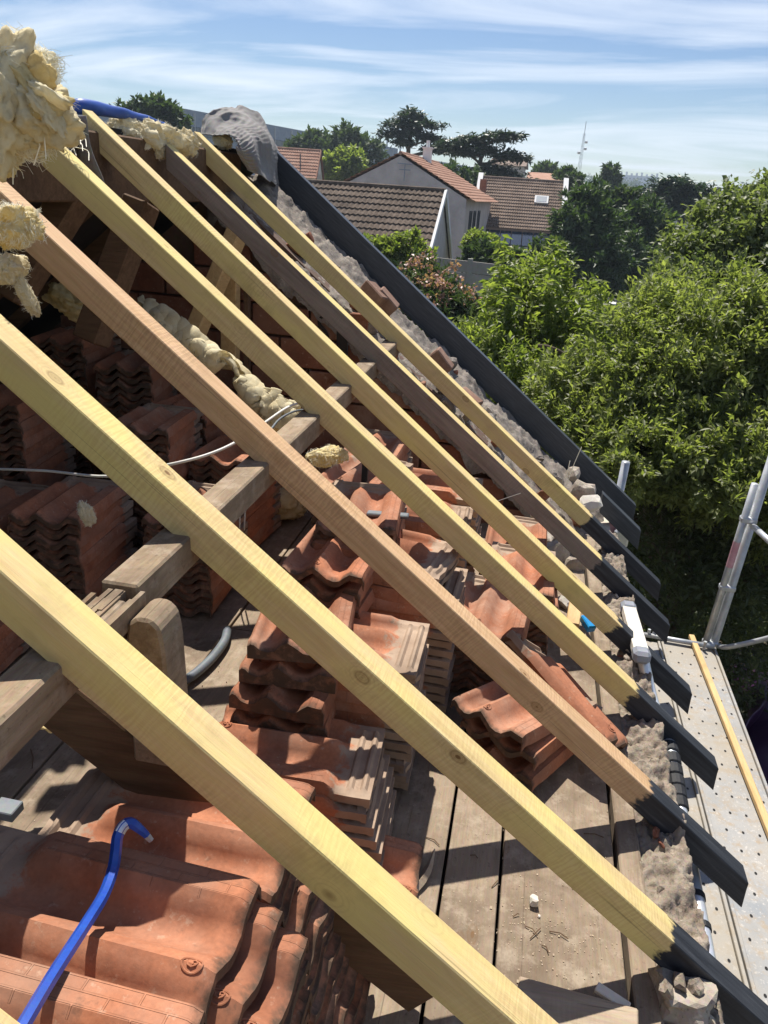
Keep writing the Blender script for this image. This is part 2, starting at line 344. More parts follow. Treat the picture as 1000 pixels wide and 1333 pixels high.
def leafmat(name, c1, c2, trans=.45, rough=.42, spec=.4):
    m = bpy.data.materials.new(name); m.use_nodes = True; t = m.node_tree; t.nodes.clear()
    ge = N(t, 'ShaderNodeNewGeometry'); tcn = N(t, 'ShaderNodeTexCoord')
    n = noise_n(t, tcn.outputs['Object'], 1.1, 3)
    f = mth(t, 'ADD', mth(t, 'MULTIPLY', ge.outputs['Random Per Island'], .65).outputs[0], mth(t, 'MULTIPLY', mth(t, 'SUBTRACT', n.outputs['Fac'], .35).outputs[0], .9).outputs[0])
    c = ramp(t, f.outputs[0], [(.05, c1), (.85, c2)])
    d = N(t, 'ShaderNodeBsdfPrincipled'); lk(t, c.outputs[0], d.inputs['Base Color']); d.inputs['Roughness'].default_value = rough; d.inputs['Specular IOR Level'].default_value = spec
    tr = N(t, 'ShaderNodeBsdfTranslucent'); lk(t, mixn(t, 1.0, c.outputs[0], (1.5, 1.7, .7), 'MULTIPLY').outputs[2], tr.inputs[0])
    mx = N(t, 'ShaderNodeMixShader'); mx.inputs[0].default_value = trans; lk(t, d.outputs[0], mx.inputs[1]); lk(t, tr.outputs[0], mx.inputs[2])
    o = N(t, 'ShaderNodeOutputMaterial'); lk(t, mx.outputs[0], o.inputs[0]); return m
ML_NEAR = leafmat('leaf_broad', (.085, .108, .032), (.27, .285, .115), .55, .45, .4)
ML_CHERRY = leafmat('leaf_cherry', (.095, .130, .028), (.25, .275, .085), .55, .45, .4)
ML_DARK = leafmat('leaf_dark', (.028, .056, .022), (.085, .120, .048), .3, .5, .3)
ML_MID = leafmat('leaf_mid', (.034, .060, .024), (.090, .122, .050), .28, .6, .2)
ML_CEDAR = leafmat('needle_cedar', (.020, .042, .026), (.050, .078, .046), .2)
ML_PINK = leafmat('blossom_pink', (.30, .14, .12), (.45, .27, .22), .3)
ML_BACK = leafmat('leaf_round', (.080, .105, .038), (.23, .25, .125), .45, .5, .4)
ML_SHADE = leafmat('leaf_shade', (.030, .044, .016), (.090, .105, .038), .35)  # leaf colour itself darkened to carry the shade under the big crown

# ------------------------------------------------------------------ setting: ground and the building
def terrain_z(x, y):
    d = math.hypot(x, y); t = min(1, max(0, (d-110)/650)); return -6.5+26*t*t*(3-2*t)*.85
g = G(); n = 90; ex = [(-1 if k < 0 else 1)*800*(abs(k)/(n/2))**2.4 for k in range(-n//2, n//2+1)]
for j in range(n+1):
    for i in range(n+1): g.v.append((ex[i], ex[j], terrain_z(ex[i], ex[j])))
g.f = [(j*(n+1)+i, j*(n+1)+i+1, (j+1)*(n+1)+i+1, (j+1)*(n+1)+i) for j in range(n) for i in range(n)]; g.m = [0]*len(g.f)
MGRD = plain('dry_ground', (.055, .060, .028), (.14, .12, .07), .35, .95, .5, .05)
g.build('ground', MGRD, smooth=True, kind='structure')

# facade wall under the eaves and its rough mortar crest
YB, YG0, YG1 = -1.6, 3.66, 4.30      # back of model, gable inner and outer face
XW = .565
MREND = plain('facade_render', (.42, .37, .30), (.52, .47, .40), 3, .9, .3, .006)
g = G(); g.box((.30, YB, -6.6), (XW, YG1, -1.60)); g.build('facade_wall', MREND, kind='structure')
wall_crest = thing('wall_crest', (.5, 1.5, -1.6), 'rough crumbled grey mortar crest on the eaves wall between the rafter feet', 'masonry')
def crest(y0, y1, seed):
    g = G(); nx, ny = 30, max(6, int((y1-y0)/.006)); X0 = .442
    for j in range(ny+1):
        y = y0+(y1-y0)*j/ny; e = min(1, min(j, ny-j)/4)
        for i in range(nx+1):
            u = i/nx; x = X0+u*(XW+.006-X0)
            base = -1.530+.022*min(1, u*1.5)**.7
            hgt = .030*fbm((x*1.0, y, seed), 6, 16)+.016*abs(noise.noise(Vector((x*34, y*30, seed))))+.009*noise.noise(Vector((x*80, y*80, seed)))+.004*noise.noise(Vector((x*200, y*200, seed)))
            vd = noise.voronoi(Vector((x*24, y*20, seed)))[0]; hgt += .018*min(.35, vd[1]-vd[0])-.004+.014*(noise.cell(Vector((vd[0]*0+x*9, y*9, seed)))-.5)*0
            q_ = noise.noise(Vector((y*3.1, seed*3, 7))); z = base+hgt*(.7+.5*u)+.022*q_*u
            if i == 0: z = min(z, -1.522)
            if i == nx: z -= .006
            g.v.append((x+.006*noise.noise(Vector((y*22, x*9, seed))), y, z))
    a = nx+1
    g.f = [(j*a+i, j*a+i+1, (j+1)*a+i+1, (j+1)*a+i) for j in range(ny) for i in range(nx)]
    b0 = len(g.v)
    for j in range(ny+1): v = g.v[j*a+nx]; g.v.append((XW+.004, v[1], -1.68))
    for j in range(ny+1): v = g.v[j*a]; g.v.append((X0, v[1], -1.68))
    for j in range(ny):
        g.f.append((j*a+nx, b0+j, b0+j+1, (j+1)*a+nx)); q = b0+ny+1
        g.f.append((j*a, (j+1)*a, q+j+1, q+j))
    g.m = [0]*len(g.f)
    return g.build('mortar_bed', MMORT, wall_crest, smooth=True)
crest(YB, 1.2, 3.1); crest(1.2, 3.72, 5.7)
def rock(name, c, s, seed, m, parent=None, rot=(0,0,0), sub=2, rough=.35, **kw):
    bm = bmesh.new(); bmesh.ops.create_icosphere(bm, subdivisions=sub, radius=1)
    for v in bm.verts:
        p = v.co.copy(); k = 1+rough*noise.noise(p*1.3+Vector((seed, seed*2, 0)))+rough*.4*noise.noise(p*3+Vector((seed, 0, 5)))
        q = Vector((max(-.72, min(.72, p.x)), max(-.72, min(.72, p.y)), max(-.68, min(.68, p.z))))*1.2
        v.co = q*k
    me = bpy.data.meshes.new(name)
    R = Matrix.Translation(Vector(c))@Matrix.Rotation(rot[2], 4, 'Z')@Matrix.Rotation(rot[1], 4, 'Y')@Matrix.Rotation(rot[0], 4, 'X')@Matrix.Diagonal((s[0], s[1], s[2], 1))
    bmesh.ops.transform(bm, matrix=R, verts=bm.verts); bm.to_mesh(me); bm.free(); me.materials.append(m)
    return link(name, me, parent, **kw)
rk = random.Random(3)
for i in range(46):
    y = rk.uniform(.5, 3.6); x = rk.uniform(.455, .545); s = rk.uniform(.006, .020)
    rock('stone', (x, y, -1.512+rk.uniform(-.012, .02)), (s, s*rk.uniform(.7, 1.5), s*rk.uniform(.4, .8)), i*1.7, rk.choice([MMORT, MMORT, MSTONE, MSTONE, MBR]), wall_crest, (rk.random(), rk.random(), rk.random()*3), sub=2)
# pale stones and plaster between the last rafters by the gable corner
for i, (px, py, s, mm) in enumerate([(690,690,.055,MSTW),(722,722,.06,MSTONE),(735,700,.045,MSTONE),(712,700,.035,MSTONE),(748,735,.04,MSTONE),(700,760,.05,MSTW),(735,655,.04,MSTW),(760,640,.055,MSTONE),(745,622,.05,MSTONE),(770,655,.045,MSTW),(725,640,.04,MSTONE),(755,668,.04,MSTONE),(700,672,.03,MSTW),(735,785,.028,MSTW),(728,748,.045,MSTONE)]):
    p = AZ(px, py, -1.50 if py > 690 else -1.42); p.x = min(p.x, .53)
    rock('stone', p, (s, s*1.3, s*.7), 60+i*2.3, mm, wall_crest, (i, i*2, i*3))

# gable wall : core, inner face of hollow bricks, crumbled slope
gable = thing('gable_wall', (-.8, 4.0, -6.5), 'old red brick gable wall with a crumbled sloping top below the dark edge board', 'wall')
XL = -3.55
MCORE = plain('gable_core', (.085, .055, .042), (.14, .09, .065), 5, .95, .6, .01)
def ztop(x): return min(zroof(x, .105), zroof(-1.5, .105)+(x+1.5)*.8+0.0) if x > -1.5 else zroof(-1.5, .105)+(x+1.5)*.8
prof = [(XL, -6.6), (XW, -6.6), (XW, -1.66), (XW-.02, ztop(XW)-.06), (-1.5, ztop(-1.5)-.06), (XL, ztop(XL)-.06)]
g = G(); g.prism([(x, YG0+.03, z) for x, z in prof], (0, YG1-YG0-.03, 0)); g.build('wall_core', MCORE, gable)
# hollow bricks of the inner face
rb = random.Random(11); BW, BH, JT = .295, .148, .012; row = 0; z = -1.50
brick_meshes = []
for k in range(4):
    gg = G(); gg.box((-BW/2+JT/2, 0, -BH/2+JT/2), (BW/2-JT/2, .05, BH/2-JT/2)); brick_meshes.append(gg.mesh('brick', [MBR], bevel=.004))
while z < -.02:
    x = XL+(.5 if row % 2 else 0)*BW
    while x < XW-.1:
        if ztop(x)-.07 > z+BH/2 and x > -2.4:
            o = link('brick', brick_meshes[rb.randrange(4)], gable); o.matrix_parent_inverse = Matrix.Identity(4)
            o.location = Vector((x, YG0-.012+rb.uniform(-.006, .006), z))-gable.location; o.rotation_euler = (0, rb.uniform(-.012, .012), rb.uniform(-.012, .012))
        x += BW
    z += BH; row += 1
# crumbled slope
def slope_crest():
    g = G(); nx, ny = 230, 30; xs = [-1.56+(XW-.0+1.56)*i/nx for i in range(nx+1)]
    for i, x in enumerate(xs):
        for j in range(ny+1):
            v = j/ny; y = YG0-.03+v*(YG1-.004-YG0+.03)
            vd = noise.voronoi(Vector((x*13, y*13, 4.2)))[0]; h = .026*min(.5, vd[1]-vd[0])-.008+.028*fbm((x, y, 2.2), 6, 9)+.022*abs(noise.noise(Vector((x*22, y*22, 1))))+.012*noise.noise(Vector((x*55, y*55, 3)))
            stp = .010*(noise.cell(Vector((x*8, 3.0, 1)))-.5)
            z = ztop(x)-.025+h+stp-.055*(1-v)**2+.025*v
            if j == 0 or i == 0 or i == nx: z -= .14
            g.v.append((x+.01*noise.noise(Vector((y*20, z*9, 2))), y+.02*noise.noise(Vector((x*14, 1, v*3)))*(1 if j < ny else 0), min(z, zroof(x, .012))))
    a = ny+1; g.f = [(i*a+j, (i+1)*a+j, (i+1)*a+j+1, i*a+j+1) for i in range(nx) for j in range(ny)]; g.m = [0]*len(g.f)
    g.build('mortar_bed', MMORTD, gable, smooth=True)
slope_crest()
for i in range(34):
    x = rb.uniform(-1.2, .5); y = rb.uniform(YG0-.01, YG0+.45); s = rb.uniform(.018, .05)
    mm = rb.choice([MBR, MBR, MSTONE, MMORTD, MMORTD])
    rock('stone', (x, y, ztop(x)-.02-.03*(YG0+.3-y)/.3), (s*1.3, s, s*.6), i*3.1, mm, gable, (rb.random()*.4, rb.random()*.6+.5, rb.random()*3), rough=.2, sub=2)
for i, (px, py) in enumerate([(488,383),(503,392),(575,470),(610,520)]):
    y = YG0+.0+.05*(i % 3); p = AY(px, py, y); gg = G()
    R = Matrix.Translation(p)@Matrix.Rotation(RP+rb.uniform(-.2, .2), 4, 'Y')@Matrix.Rotation(rb.uniform(-.3, .3), 4, 'Z')
    gg.box((-.06, -.05, -.03), (.06, .05, .03), R); gg.build('broken_brick', MBRD, gable, bevel=.006)
# stencilled marks on the bricks
for txt, px, py, s, sh in (("S:", 350, 447, .085, 0), ("§", 425, 437, .15, 0)):
    cu = bpy.data.curves.new('stencil_mark', 'FONT'); cu.body = txt; cu.size = s*1.3; cu.extrude = .0015
    o = bpy.data.objects.new('tmp', cu); COL.objects.link(o); dg = bpy.context.evaluated_depsgraph_get(); me = bpy.data.meshes.new_from_object(o.evaluated_get(dg)); bpy.data.objects.remove(o)
    me.materials.clear(); me.materials.append(MINK); o = link('stencil_mark', me, gable)
    o.matrix_parent_inverse = Matrix.Identity(4); o.rotation_euler = (rad(90), 0, 0); o.location = AY(px-16, py+10, YG0-.024)-gable.location

# opposite roof slope (still covered), seen from inside as a dark underside
roof2 = thing('old_roof_slope', (-2.5, 1.5, -.6), 'dark underside of the far roof slope still covered beyond the ridge', 'roof')
g = G(); e = .05
p0 = Vector((-1.52, YB, zroof(-1.5)-.10)); p1 = Vector((XL-.3, YB, zroof(-1.5)-.10-(XL-.3+1.52)*-.8))
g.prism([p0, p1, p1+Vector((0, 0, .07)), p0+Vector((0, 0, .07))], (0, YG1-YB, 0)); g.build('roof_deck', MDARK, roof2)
for k in range(9):
    y = -.6+k*.5; g = G(); g.bar((-1.5, y, zroof(-1.5)-.10), (XL, y, zroof(-1.5)-.10+(XL+1.5)*.8), .07, .09); g.build('rafter', MOLDX, roof2, bevel=.004)
g = G(); g.box((XL-.2, YB, -6.6), (XL, YG1, -1.6)); g.build('back_wall', MREND, kind='structure')
g = G(); g.box((XL-.2, YB-.2, -6.6), (XW, YB, -1.6)); g.build('inner_wall', MREND, kind='structure')

# ridge beam
t0 = AY(36, 256, 2.1); zb = -.095
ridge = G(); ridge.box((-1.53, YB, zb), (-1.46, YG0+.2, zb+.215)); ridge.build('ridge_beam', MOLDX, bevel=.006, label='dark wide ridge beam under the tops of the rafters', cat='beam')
# diagonal struts under the ridge beam
for a, b, lab in (((95,255),(40,345),'rough brown strut leaning under the left end of the ridge beam'), ((185,262),(140,385),'rough brown strut leaning under the ridge beam behind the fourth rafter'), ((310,300),(268,400),'short pale strut under the right end of the ridge beam')):
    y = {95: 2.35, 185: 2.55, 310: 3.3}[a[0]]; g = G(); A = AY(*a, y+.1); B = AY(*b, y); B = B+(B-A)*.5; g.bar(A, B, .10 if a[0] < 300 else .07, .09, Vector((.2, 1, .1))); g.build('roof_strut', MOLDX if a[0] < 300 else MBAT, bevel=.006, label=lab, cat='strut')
g = G(); A = AY(300, 345, 3.5); B = AY(300, 480, 3.5); g.bar(A, B, .075, .06, Vector((0, 1, 0))); g.build('stud', MBAT, bevel=.003, label='upright pale stud in front of the brick gable', cat='post')
g = G(); A = AY(322, 350, 3.56); B = AY(322, 520, 3.56); g.bar(A, B, .02, .04, Vector((0, 1, 0))); g.build('slat', MOLDX, label='narrow dark upright slat beside the pale stud', cat='post')
g = G(); A = AY(446, 430, 3.58); B = AY(446, 520, 3.58); g.bar(A, B, .05, .03, Vector((0, 1, 0))); g.build('slat', MDARK, label='black upright strip on the gable bricks right of the stencil marks', cat='post')

# floor
floor = thing('attic_floor', (-1.5, 1.2, -1.52), None, None); floor['kind'] = 'structure'
ZF = -1.52
seams = [.386, .104, -.032, -.215, -.40, -.56, -.755, -.94, -1.16, -1.36, -1.57, -1.78, -2.0, -2.2, -2.42, -2.64, -2.86, -3.1, -3.3, XL]
rp = random.Random(5)
for i in range(len(seams)-1):
    x1, x0 = seams[i], seams[i+1]; cutpts = [YB, rp.uniform(-.3, .9), YG0-.02] if i > 2 else [YB, YG0-.02]
    if i > 4: cutpts.insert(2, rp.uniform(1.7, 2.8))
    for a, b in zip(cutpts[:-1], cutpts[1:]):
        g = G(); dz = rp.uniform(-.003, .003); g.box((x0+.004, a+.002, ZF-.03), (x1-.004, b-.002, ZF+dz)); o = g.build('floor_plank', MFLR, floor, bevel=.002)
g = G(); g.box((.395, YB, ZF-.05), (.452, YG0-.02, ZF+.004)); g.build('wall_plate', MFLR, floor, bevel=.004)
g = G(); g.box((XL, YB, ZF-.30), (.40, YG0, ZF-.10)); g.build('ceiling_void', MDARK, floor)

# ------------------------------------------------------------------ rafters
CUT = .9
RX = Vector((math.cos(RP), 0, -math.sin(RP)))
def rafter(A, B, foot, tail, w, h, mats, label, ridge_x=None, group='new rafters across the stripped roof', name='rafter', lift=0, dbev=.0022):
    """A, B: two world points on the far top edge; foot: where the black stain starts"""
    A = Vector(A); B = Vector(B); x = (B-A).normalized(); zz = Vector((0, 1, 0)).cross(x).normalized() ; zz = -zz if zz.z < 0 else zz
    y = zz.cross(x); 
    if y.y < 0: pass
    F = A+x*((Vector(foot)-A).dot(x)); st = (A-F).dot(x) if ridge_x is None else (ridge_x-F.x)/x.x
    en = (tail-F.x)/x.x
    p = math.tan(math.acos(max(-1, min(1, zz.z))))
    poly = [(st, 0, 0), (en-.012, 0, 0), (en, 0, -.016), (en+h*p*CUT-.004, 0, -h), (st+h*p, 0, -h)]
    g = G(); n = len(poly)
    g.prism(poly, (0, -w, 0))
    me = g.mesh(name, mats, bevel=dbev)
    if len(mats) > 1:
        for f in me.polygons:
            if f.normal.z > .9: f.material_index = 1
    o = link(name, me, None, label, 'rafter', group)
    # local axes: x along slope, y ~ +Y world, z normal
    yy = zz.cross(x); R = Matrix((x, yy, zz)).transposed().to_4x4(); R.translation = F; o.matrix_world = R
    return o
R_ = {}
spec = {
 0: ((0,1310),(30,1333),None,.062,'new yellow pine rafter cut by the bottom left corner',[MY]),
 1: ((0,686),(730,1333),None,.062,'nearest full length yellow pine rafter crossing the tiles with the crowbar',[MY]),
 2: ((0,407),(870,1191),(870,1191),.066,'yellow pine rafter whose long black end runs out of the lower right',[MY]),
 3: ((0,228),(846,1013),(842,1010),.064,'orange brown pine rafter between two yellow ones',[MYO]),
 4: ((66,172),(830,890),(826,884),.062,'yellow pine rafter starting beside the big insulation bundle',[MY]),
 5: ((120,144),(805.5,803),(803,800),.062,'yellow pine rafter whose top meets the blue tarpaulin roll',[MY]),
 6: ((224,188),(781,721),(781,721),.060,'rafter with a weathered purple grey side and pale top',[MGP, MY]),
 7: ((260,172),(774,672),(768,666),.062,'last yellow pine rafter next to the gable wall',[MY]),
}
for k, (a, b, ft, w, lab, mm) in spec.items():
    A = RF(*a); B = RF(*b); foot = RF(*ft) if ft else A+(B-A).normalized()*9
    if k == 0: A = Vector((-1.5, .418, zroof(-1.5))); B = Vector((.5, .405, zroof(.5))); foot = Vector((.47, .405, zroof(.47)))
    if k == 1: foot = A+(B-A).normalized()*1.64
    tail = {2: .775, 3: .770, 4: .790, 5: .768, 6: .754, 7: .776}.get(k, .775)
    R_[k] = rafter(A, B, foot, tail, w, .068, mm, lab, ridge_x=-1.50 if k in (0, 1, 2, 3) else None)
# short black tail walled into the gable and the edge board outside
A = Vector((.53, 4.085, zroof(.53))); rafter(A, A+RX, A, .742, .062, .085, [MBLK], 'short black rafter tail sticking out of the gable corner', ridge_x=.50, group='new rafters across the stripped roof')
A = Vector((-1.45, 4.40, zroof(-1.45, -.02))); rafter(A, A+RX, A, .745, .055, .138, [MBLK], 'dark slate painted edge board running down the gable', ridge_x=-1.52, name='edge_board', group=None)['category'] = 'board'

# ------------------------------------------------------------------ old purlin, strut, old timber
g = G(); xp0, xp1, zp = -.640, -.574, -.622
g.box((xp0, 1.03, zp-.068), (xp1, YG0, zp)); g.build('purlin', MOLD, bevel=.004, label='old grey purlin lying under the rafters', cat='beam')
g = G(); nseg = 14
def broken(g):
    rj = random.Random(2)
    for i in range(9):
        y0 = .90+rj.uniform(-.02, .05); y1 = 1.027+rj.uniform(-.03, 0); x0 = xp0+.003+i*.0066; z = zp-.004-.002*abs(i-4)+rj.uniform(-.004, .004)
        g.box((x0, y0, z-.040), (x0+.0084, y1, z), Matrix.Rotation(rj.uniform(-.02, .02), 4, 'Z'))
g2 = G(); g2.box((xp0+.001, YB+.05, zp-.080), (xp1-.001, 1.0, zp-.010)); pur2 = g2.build('purlin', MOLD, bevel=.005, label='older split length of purlin at the left edge under the first rafter', cat='beam')
g3 = G(); broken(g3); g3.build('splintered_end', MOLD, pur2)
# rounded strut below the joint
g = G(); A = Vector((-.536, 1.015, -.662)); 
pp = [(-.032, -.03), (-.026, .006), (-.01, .018), (.012, .018), (.027, .004), (.033, -.03), (.042, -1.0), (-.034, -1.0)]
g.prism([(A.x+x, A.y-.045, A.z+z) for x, z in [(a, b if b > -.9 else -.27) for a, b in pp]], (0, .075, 0)); g.build('strut', MOLD, bevel=.005, label='short old post with a rounded top under the broken purlin joint', cat='post')
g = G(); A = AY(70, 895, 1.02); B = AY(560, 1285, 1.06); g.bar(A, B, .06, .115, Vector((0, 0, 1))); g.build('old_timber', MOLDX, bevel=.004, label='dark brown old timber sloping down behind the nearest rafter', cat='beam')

# ------------------------------------------------------------------ roof tiles
TL, TWd = .42, .25
KP = [(a_, b_*1.62) for a_, b_ in [(-.125,.013),(-.119,.025),(-.082,.027),(-.068,.020),(-.053,.006),(-.035,.002),(-.016,.006),(.006,.022),(.024,.029),(.042,.022),(.058,.007),(.076,.002),(.094,.007),(.108,.020),(.117,.022),(.125,.015)]]
def ss(a, b, x): t = min(1, max(0, (x-a)/(b-a))); return t*t*(3-2*t)
def prof_h(y):
    for (a, ha), (b, hb) in zip(KP[:-1], KP[1:]):
        if y <= b: t = (y-a)/(b-a); t = t*t*(3-2*t); return ha+(hb-ha)*t
    return KP[-1][1]
def tile_mesh(seed, chip=False, flat=False):
    g = G(); xs = [0, .004, .012, .022, .035, .05, .08, .12, .17, .22, .27, .31, .332, .338, .36, .366, .372, .378, .392, .398, .404, .41, .42]
    ys = sorted(set([k[0] for k in KP]+[(a[0]+b[0])/2 for a, b in zip(KP[:-1], KP[1:])]+[-.10])); nx, ny = len(xs), len(ys)
    def hh(x, y):
        h = prof_h(y); pan = 1-min(1, h/.034)
        h += pan*.013*(1-ss(.022, .058, x)) - .007*(1-ss(0, .016, x))
        fl = ss(.315, .345, x); rib = (.007*(ss(.36, .366, x)-ss(.372, .378, x))+.009*(ss(.392, .398, x)-ss(.404, .41, x)))*(1-ss(.098, .112, abs(y)))
        side = .012 if y > .10 else 0
        h = h*(1-fl)+(.016+rib+side*.5)*fl
        if -.119 < y < -.07 and x > .05 and x < .33: h -= .0
        h += .0014*noise.noise(Vector((x*9, y*9, seed)))
        return h
    wob = lambda x, y: .0016*noise.noise(Vector((x*30, y*30, seed+9)))
    for i, x in enumerate(xs):
        for j, y in enumerate(ys):
            cx = x
            if chip and i > nx-5: cx = x-.03*max(0, noise.noise(Vector((y*14, seed, 1))))
            if i == 0: cx += .003*noise.noise(Vector((y*40, seed, 2)))
            g.v.append((cx, y+wob(x, y)*(j in (0, ny-1)), hh(x, y)))
    for i, x in enumerate(xs):
        for j, y in enumerate(ys):
            edge = 1 if (j < 2 or j > ny-3) else 0
            g.v.append((g.v[i*ny+j][0], g.v[i*ny+j][1], (hh(x, y)-.0135-.008*edge-(.004 if i < 2 or i > nx-3 else 0))*(1-flat*(1-ss(.03, .09, x)))-.014*flat*(1-ss(.03, .09, x))))
    o = nx*ny
    for i in range(nx-1):
        for j in range(ny-1):
            g.f.append((i*ny+j, (i+1)*ny+j, (i+1)*ny+j+1, i*ny+j+1)); g.f.append((o+i*ny+j, o+i*ny+j+1, o+(i+1)*ny+j+1, o+(i+1)*ny+j))
    for i in range(nx-1):
        g.f.append((i*ny, o+i*ny, o+(i+1)*ny, (i+1)*ny)); j = ny-1; g.f.append((i*ny+j, (i+1)*ny+j, o+(i+1)*ny+j, o+i*ny+j))
    for j in range(ny-1):
        g.f.append((j, j+1, o+j+1, o+j)); i = nx-1; g.f.append((i*ny+j, o+i*ny+j, o+i*ny+j+1, i*ny+j+1))
    g.m = [0]*len(g.f)
    # raised oval 6 stamp near the nose
    def sz(x, y): return hh(x, y)+.0006
    pts = [(.031+.0135*math.cos(a), .024+.0095*math.sin(a)) for a in np.linspace(0, 2*math.pi, 19)]
    g.tube([(x, y, sz(x, y)) for x, y in pts], .0014, 5, cap=False)
    six = [(.039, .0215), (.036, .0265), (.031, .028), (.026, .0255), (.0245, .022), (.0275, .0195), (.031, .022), (.0295, .0255)]
    g.tube([(x, y, sz(x, y)) for x, y in six], .0014, 5)
    me = g.mesh('roof_tile', [MT]); 
    bm = bmesh.new(); bm.from_mesh(me)
    for f in bm.faces: f.smooth = True
    for e in bm.edges:
        if len(e.link_faces) == 2 and e.calc_face_angle(0) > rad(42): e.smooth = False
    bm.to_mesh(me); bm.free(); return me
TM = [tile_mesh(k*3.3, chip=(k % 2 == 1)) for k in range(6)]+[tile_mesh(41+k*3.3, chip=(k % 2 == 1), flat=True) for k in range(3)]
ORD = ['top', 'second', 'third', 'fourth', 'fifth', 'sixth', 'seventh', 'eighth', 'ninth', 'tenth', 'eleventh', 'twelfth', 'thirteenth', 'fourteenth', 'fifteenth', 'sixteenth', 'seventeenth', 'eighteenth', 'nineteenth', 'twentieth']
rt = random.Random(21)
def tile(x, y, z, th, label, group, tilt=(0, 0), k=None):
    """x,y: centre of the tile; th: direction nose -> head"""
    o = link('roof_tile', TM[k if k is not None else rt.randrange(6)], None, label, 'roof tile', group)
    R = Matrix.Translation((x, y, z))@Matrix.Rotation(th, 4, 'Z')@Matrix.Rotation(tilt[0], 4, 'X')@Matrix.Rotation(tilt[1], 4, 'Y')@Matrix.Translation((-TL/2, 0, 0))
    o.matrix_world = R; return o
NT = [0]
def stack(x, y, ztop_, n, th, desc, group, pitch=.033, jit=.008, jang=.03, drift=(0, 0), zmin=ZF, tilt=.01):
    for i in range(n):
        z = ztop_-.042-i*pitch
        if z < zmin+.012: break
        lab = ('%s roof tile in the %s' % (ORD[i], desc)) if i else 'topmost roof tile of the '+desc
        if i: lab = lab.replace(' roof tile in', ' tile from the top in')
        NT[0] += 1
        tile(x+drift[0]*i+rt.uniform(-jit, jit), y+drift[1]*i+rt.uniform(-jit, jit), z, th+rt.uniform(-jang, jang), lab, group, (rt.uniform(-tilt, tilt), rt.uniform(-tilt, tilt)))
d90, d180 = rad(90), rad(180)
GF = 'roof tiles stacked by the crowbar'; GM = 'roof tiles stacked on the planks under the rafters'; GL = 'roof tiles stacked in the shade under the ridge'
# S1 foreground, B with crowbar on top of C, D ...
tile(-.256-.21, .425, -.886, rad(179), 'terracotta tile under the blue crowbar shaft at the bottom left corner', GF, k=2)
tile(-.270-.21, .642, -.930, rad(178), 'big sunlit terracotta tile with the crowbar hook and its shadow on it', GF, k=0)
stack(-.238-.205, .636, -.924, 2, rad(178), 'pair sticking out under the crowbar tile', GF, drift=(.036, -.002), jit=.002, jang=.015, pitch=.036)
stack(-.205-.205, .632, -.996, 14, rad(178), 'lower stack below the crowbar tile', GF, drift=(.004, -.002), jit=.006, pitch=.0345)
for i in range(0): pass
stack(-.275-.21, .945, -.997, 15, rad(180), 'stack just beyond the crowbar tile', GF, drift=(.010, .002), pitch=.0345)
tile(-.115-.18, 1.30, -1.47, rad(183), 'shaded tile lying low on the planks behind the nearest rafter', GF, tilt=(0, -.12))
tile(-.125-.18, 1.32, -1.505, rad(181), 'tile beneath the shaded tile lying low behind the nearest rafter', GF)
# S2 upper: noses to the camera
for i, (xc, yn, z, lab) in enumerate([(-.495, 1.60, -1.075, 'top tile with its rippled nose lit in front of the second rafter'), (-.50, 1.585, -1.145, 'second rippled tile nose from the top in front of the second rafter'), (-.490, 1.535, -1.20, 'third rippled tile nose from the top, jutting out furthest'), (-.500, 1.53, -1.265, 'fourth rippled tile nose from the top, dark and mossy')]):
    tile(xc-.02*0, yn+.20, z-.02, d90+rad([8, 4, -2, 3][i]), lab, GM, k=6+i % 3)
stack(-.50, 1.745, -1.285, 8, d90, 'stack under the four rippled noses', GM, pitch=.033)
stack(-.235-.20, 1.47, -1.255, 9, rad(3), 'fanned stack stepping out to the right', GM, pitch=.033, drift=(.009, -.006), jit=.006)
stack(-.165-.21, 1.77, -1.10, 14, rad(1), 'tall pale ended stack behind the second rafter', GM, pitch=.032, jit=.006)
stack(-.475, 2.09, -.985, 3, d90+rad(-4), 'short lit pile under the orange rafter', GM, pitch=.055)
stack(-.43, 2.13, -1.15, 5, rad(18), 'skewed pile under the short lit pile', GM, pitch=.04, jang=.15, jit=.02)
stack(-.10-.21, 2.13, -1.085, 15, rad(-1), 'tall pale ended stack behind the orange rafter', GM, pitch=.032, jit=.006)
stack(-.345, 2.15, -1.00, 2, rad(-12), 'loose pair with a dark strip on it', GM, pitch=.04, jang=.1)
stack(-.45, 2.30, -.93, 16, rad(95), 'leaning stack behind the third rafter', GM, pitch=.036)
stack(-.12-.21, 2.56, -1.045, 16, rad(2), 'tall pale ended stack behind the fourth rafter', GM, pitch=.033, jit=.006)
stack(-.10-.21, 2.90, -1.05, 16, rad(-2), 'stack behind the fifth rafter near the gable', GM, pitch=.034, jit=.008)
stack(-.56, 2.78, -.99, 14, rad(80), 'stack near the yellow wool scrap', GM, pitch=.036, jang=.06)
stack(-.60, 3.25, -1.02, 12, rad(88), 'last stack in front of the brick gable', GM, pitch=.036)
stack(-.00, 2.34, -1.25, 9, rad(85), 'low stack right of the pale ended stacks', GM, pitch=.034)
stack(.09, 2.66, -1.255, 10, rad(90), 'stack with a smooth sunlit top tile', GM, pitch=.034)
stack(.06, 3.10, -1.30, 9, rad(90), 'stack nearest the gable corner', GM, pitch=.034)
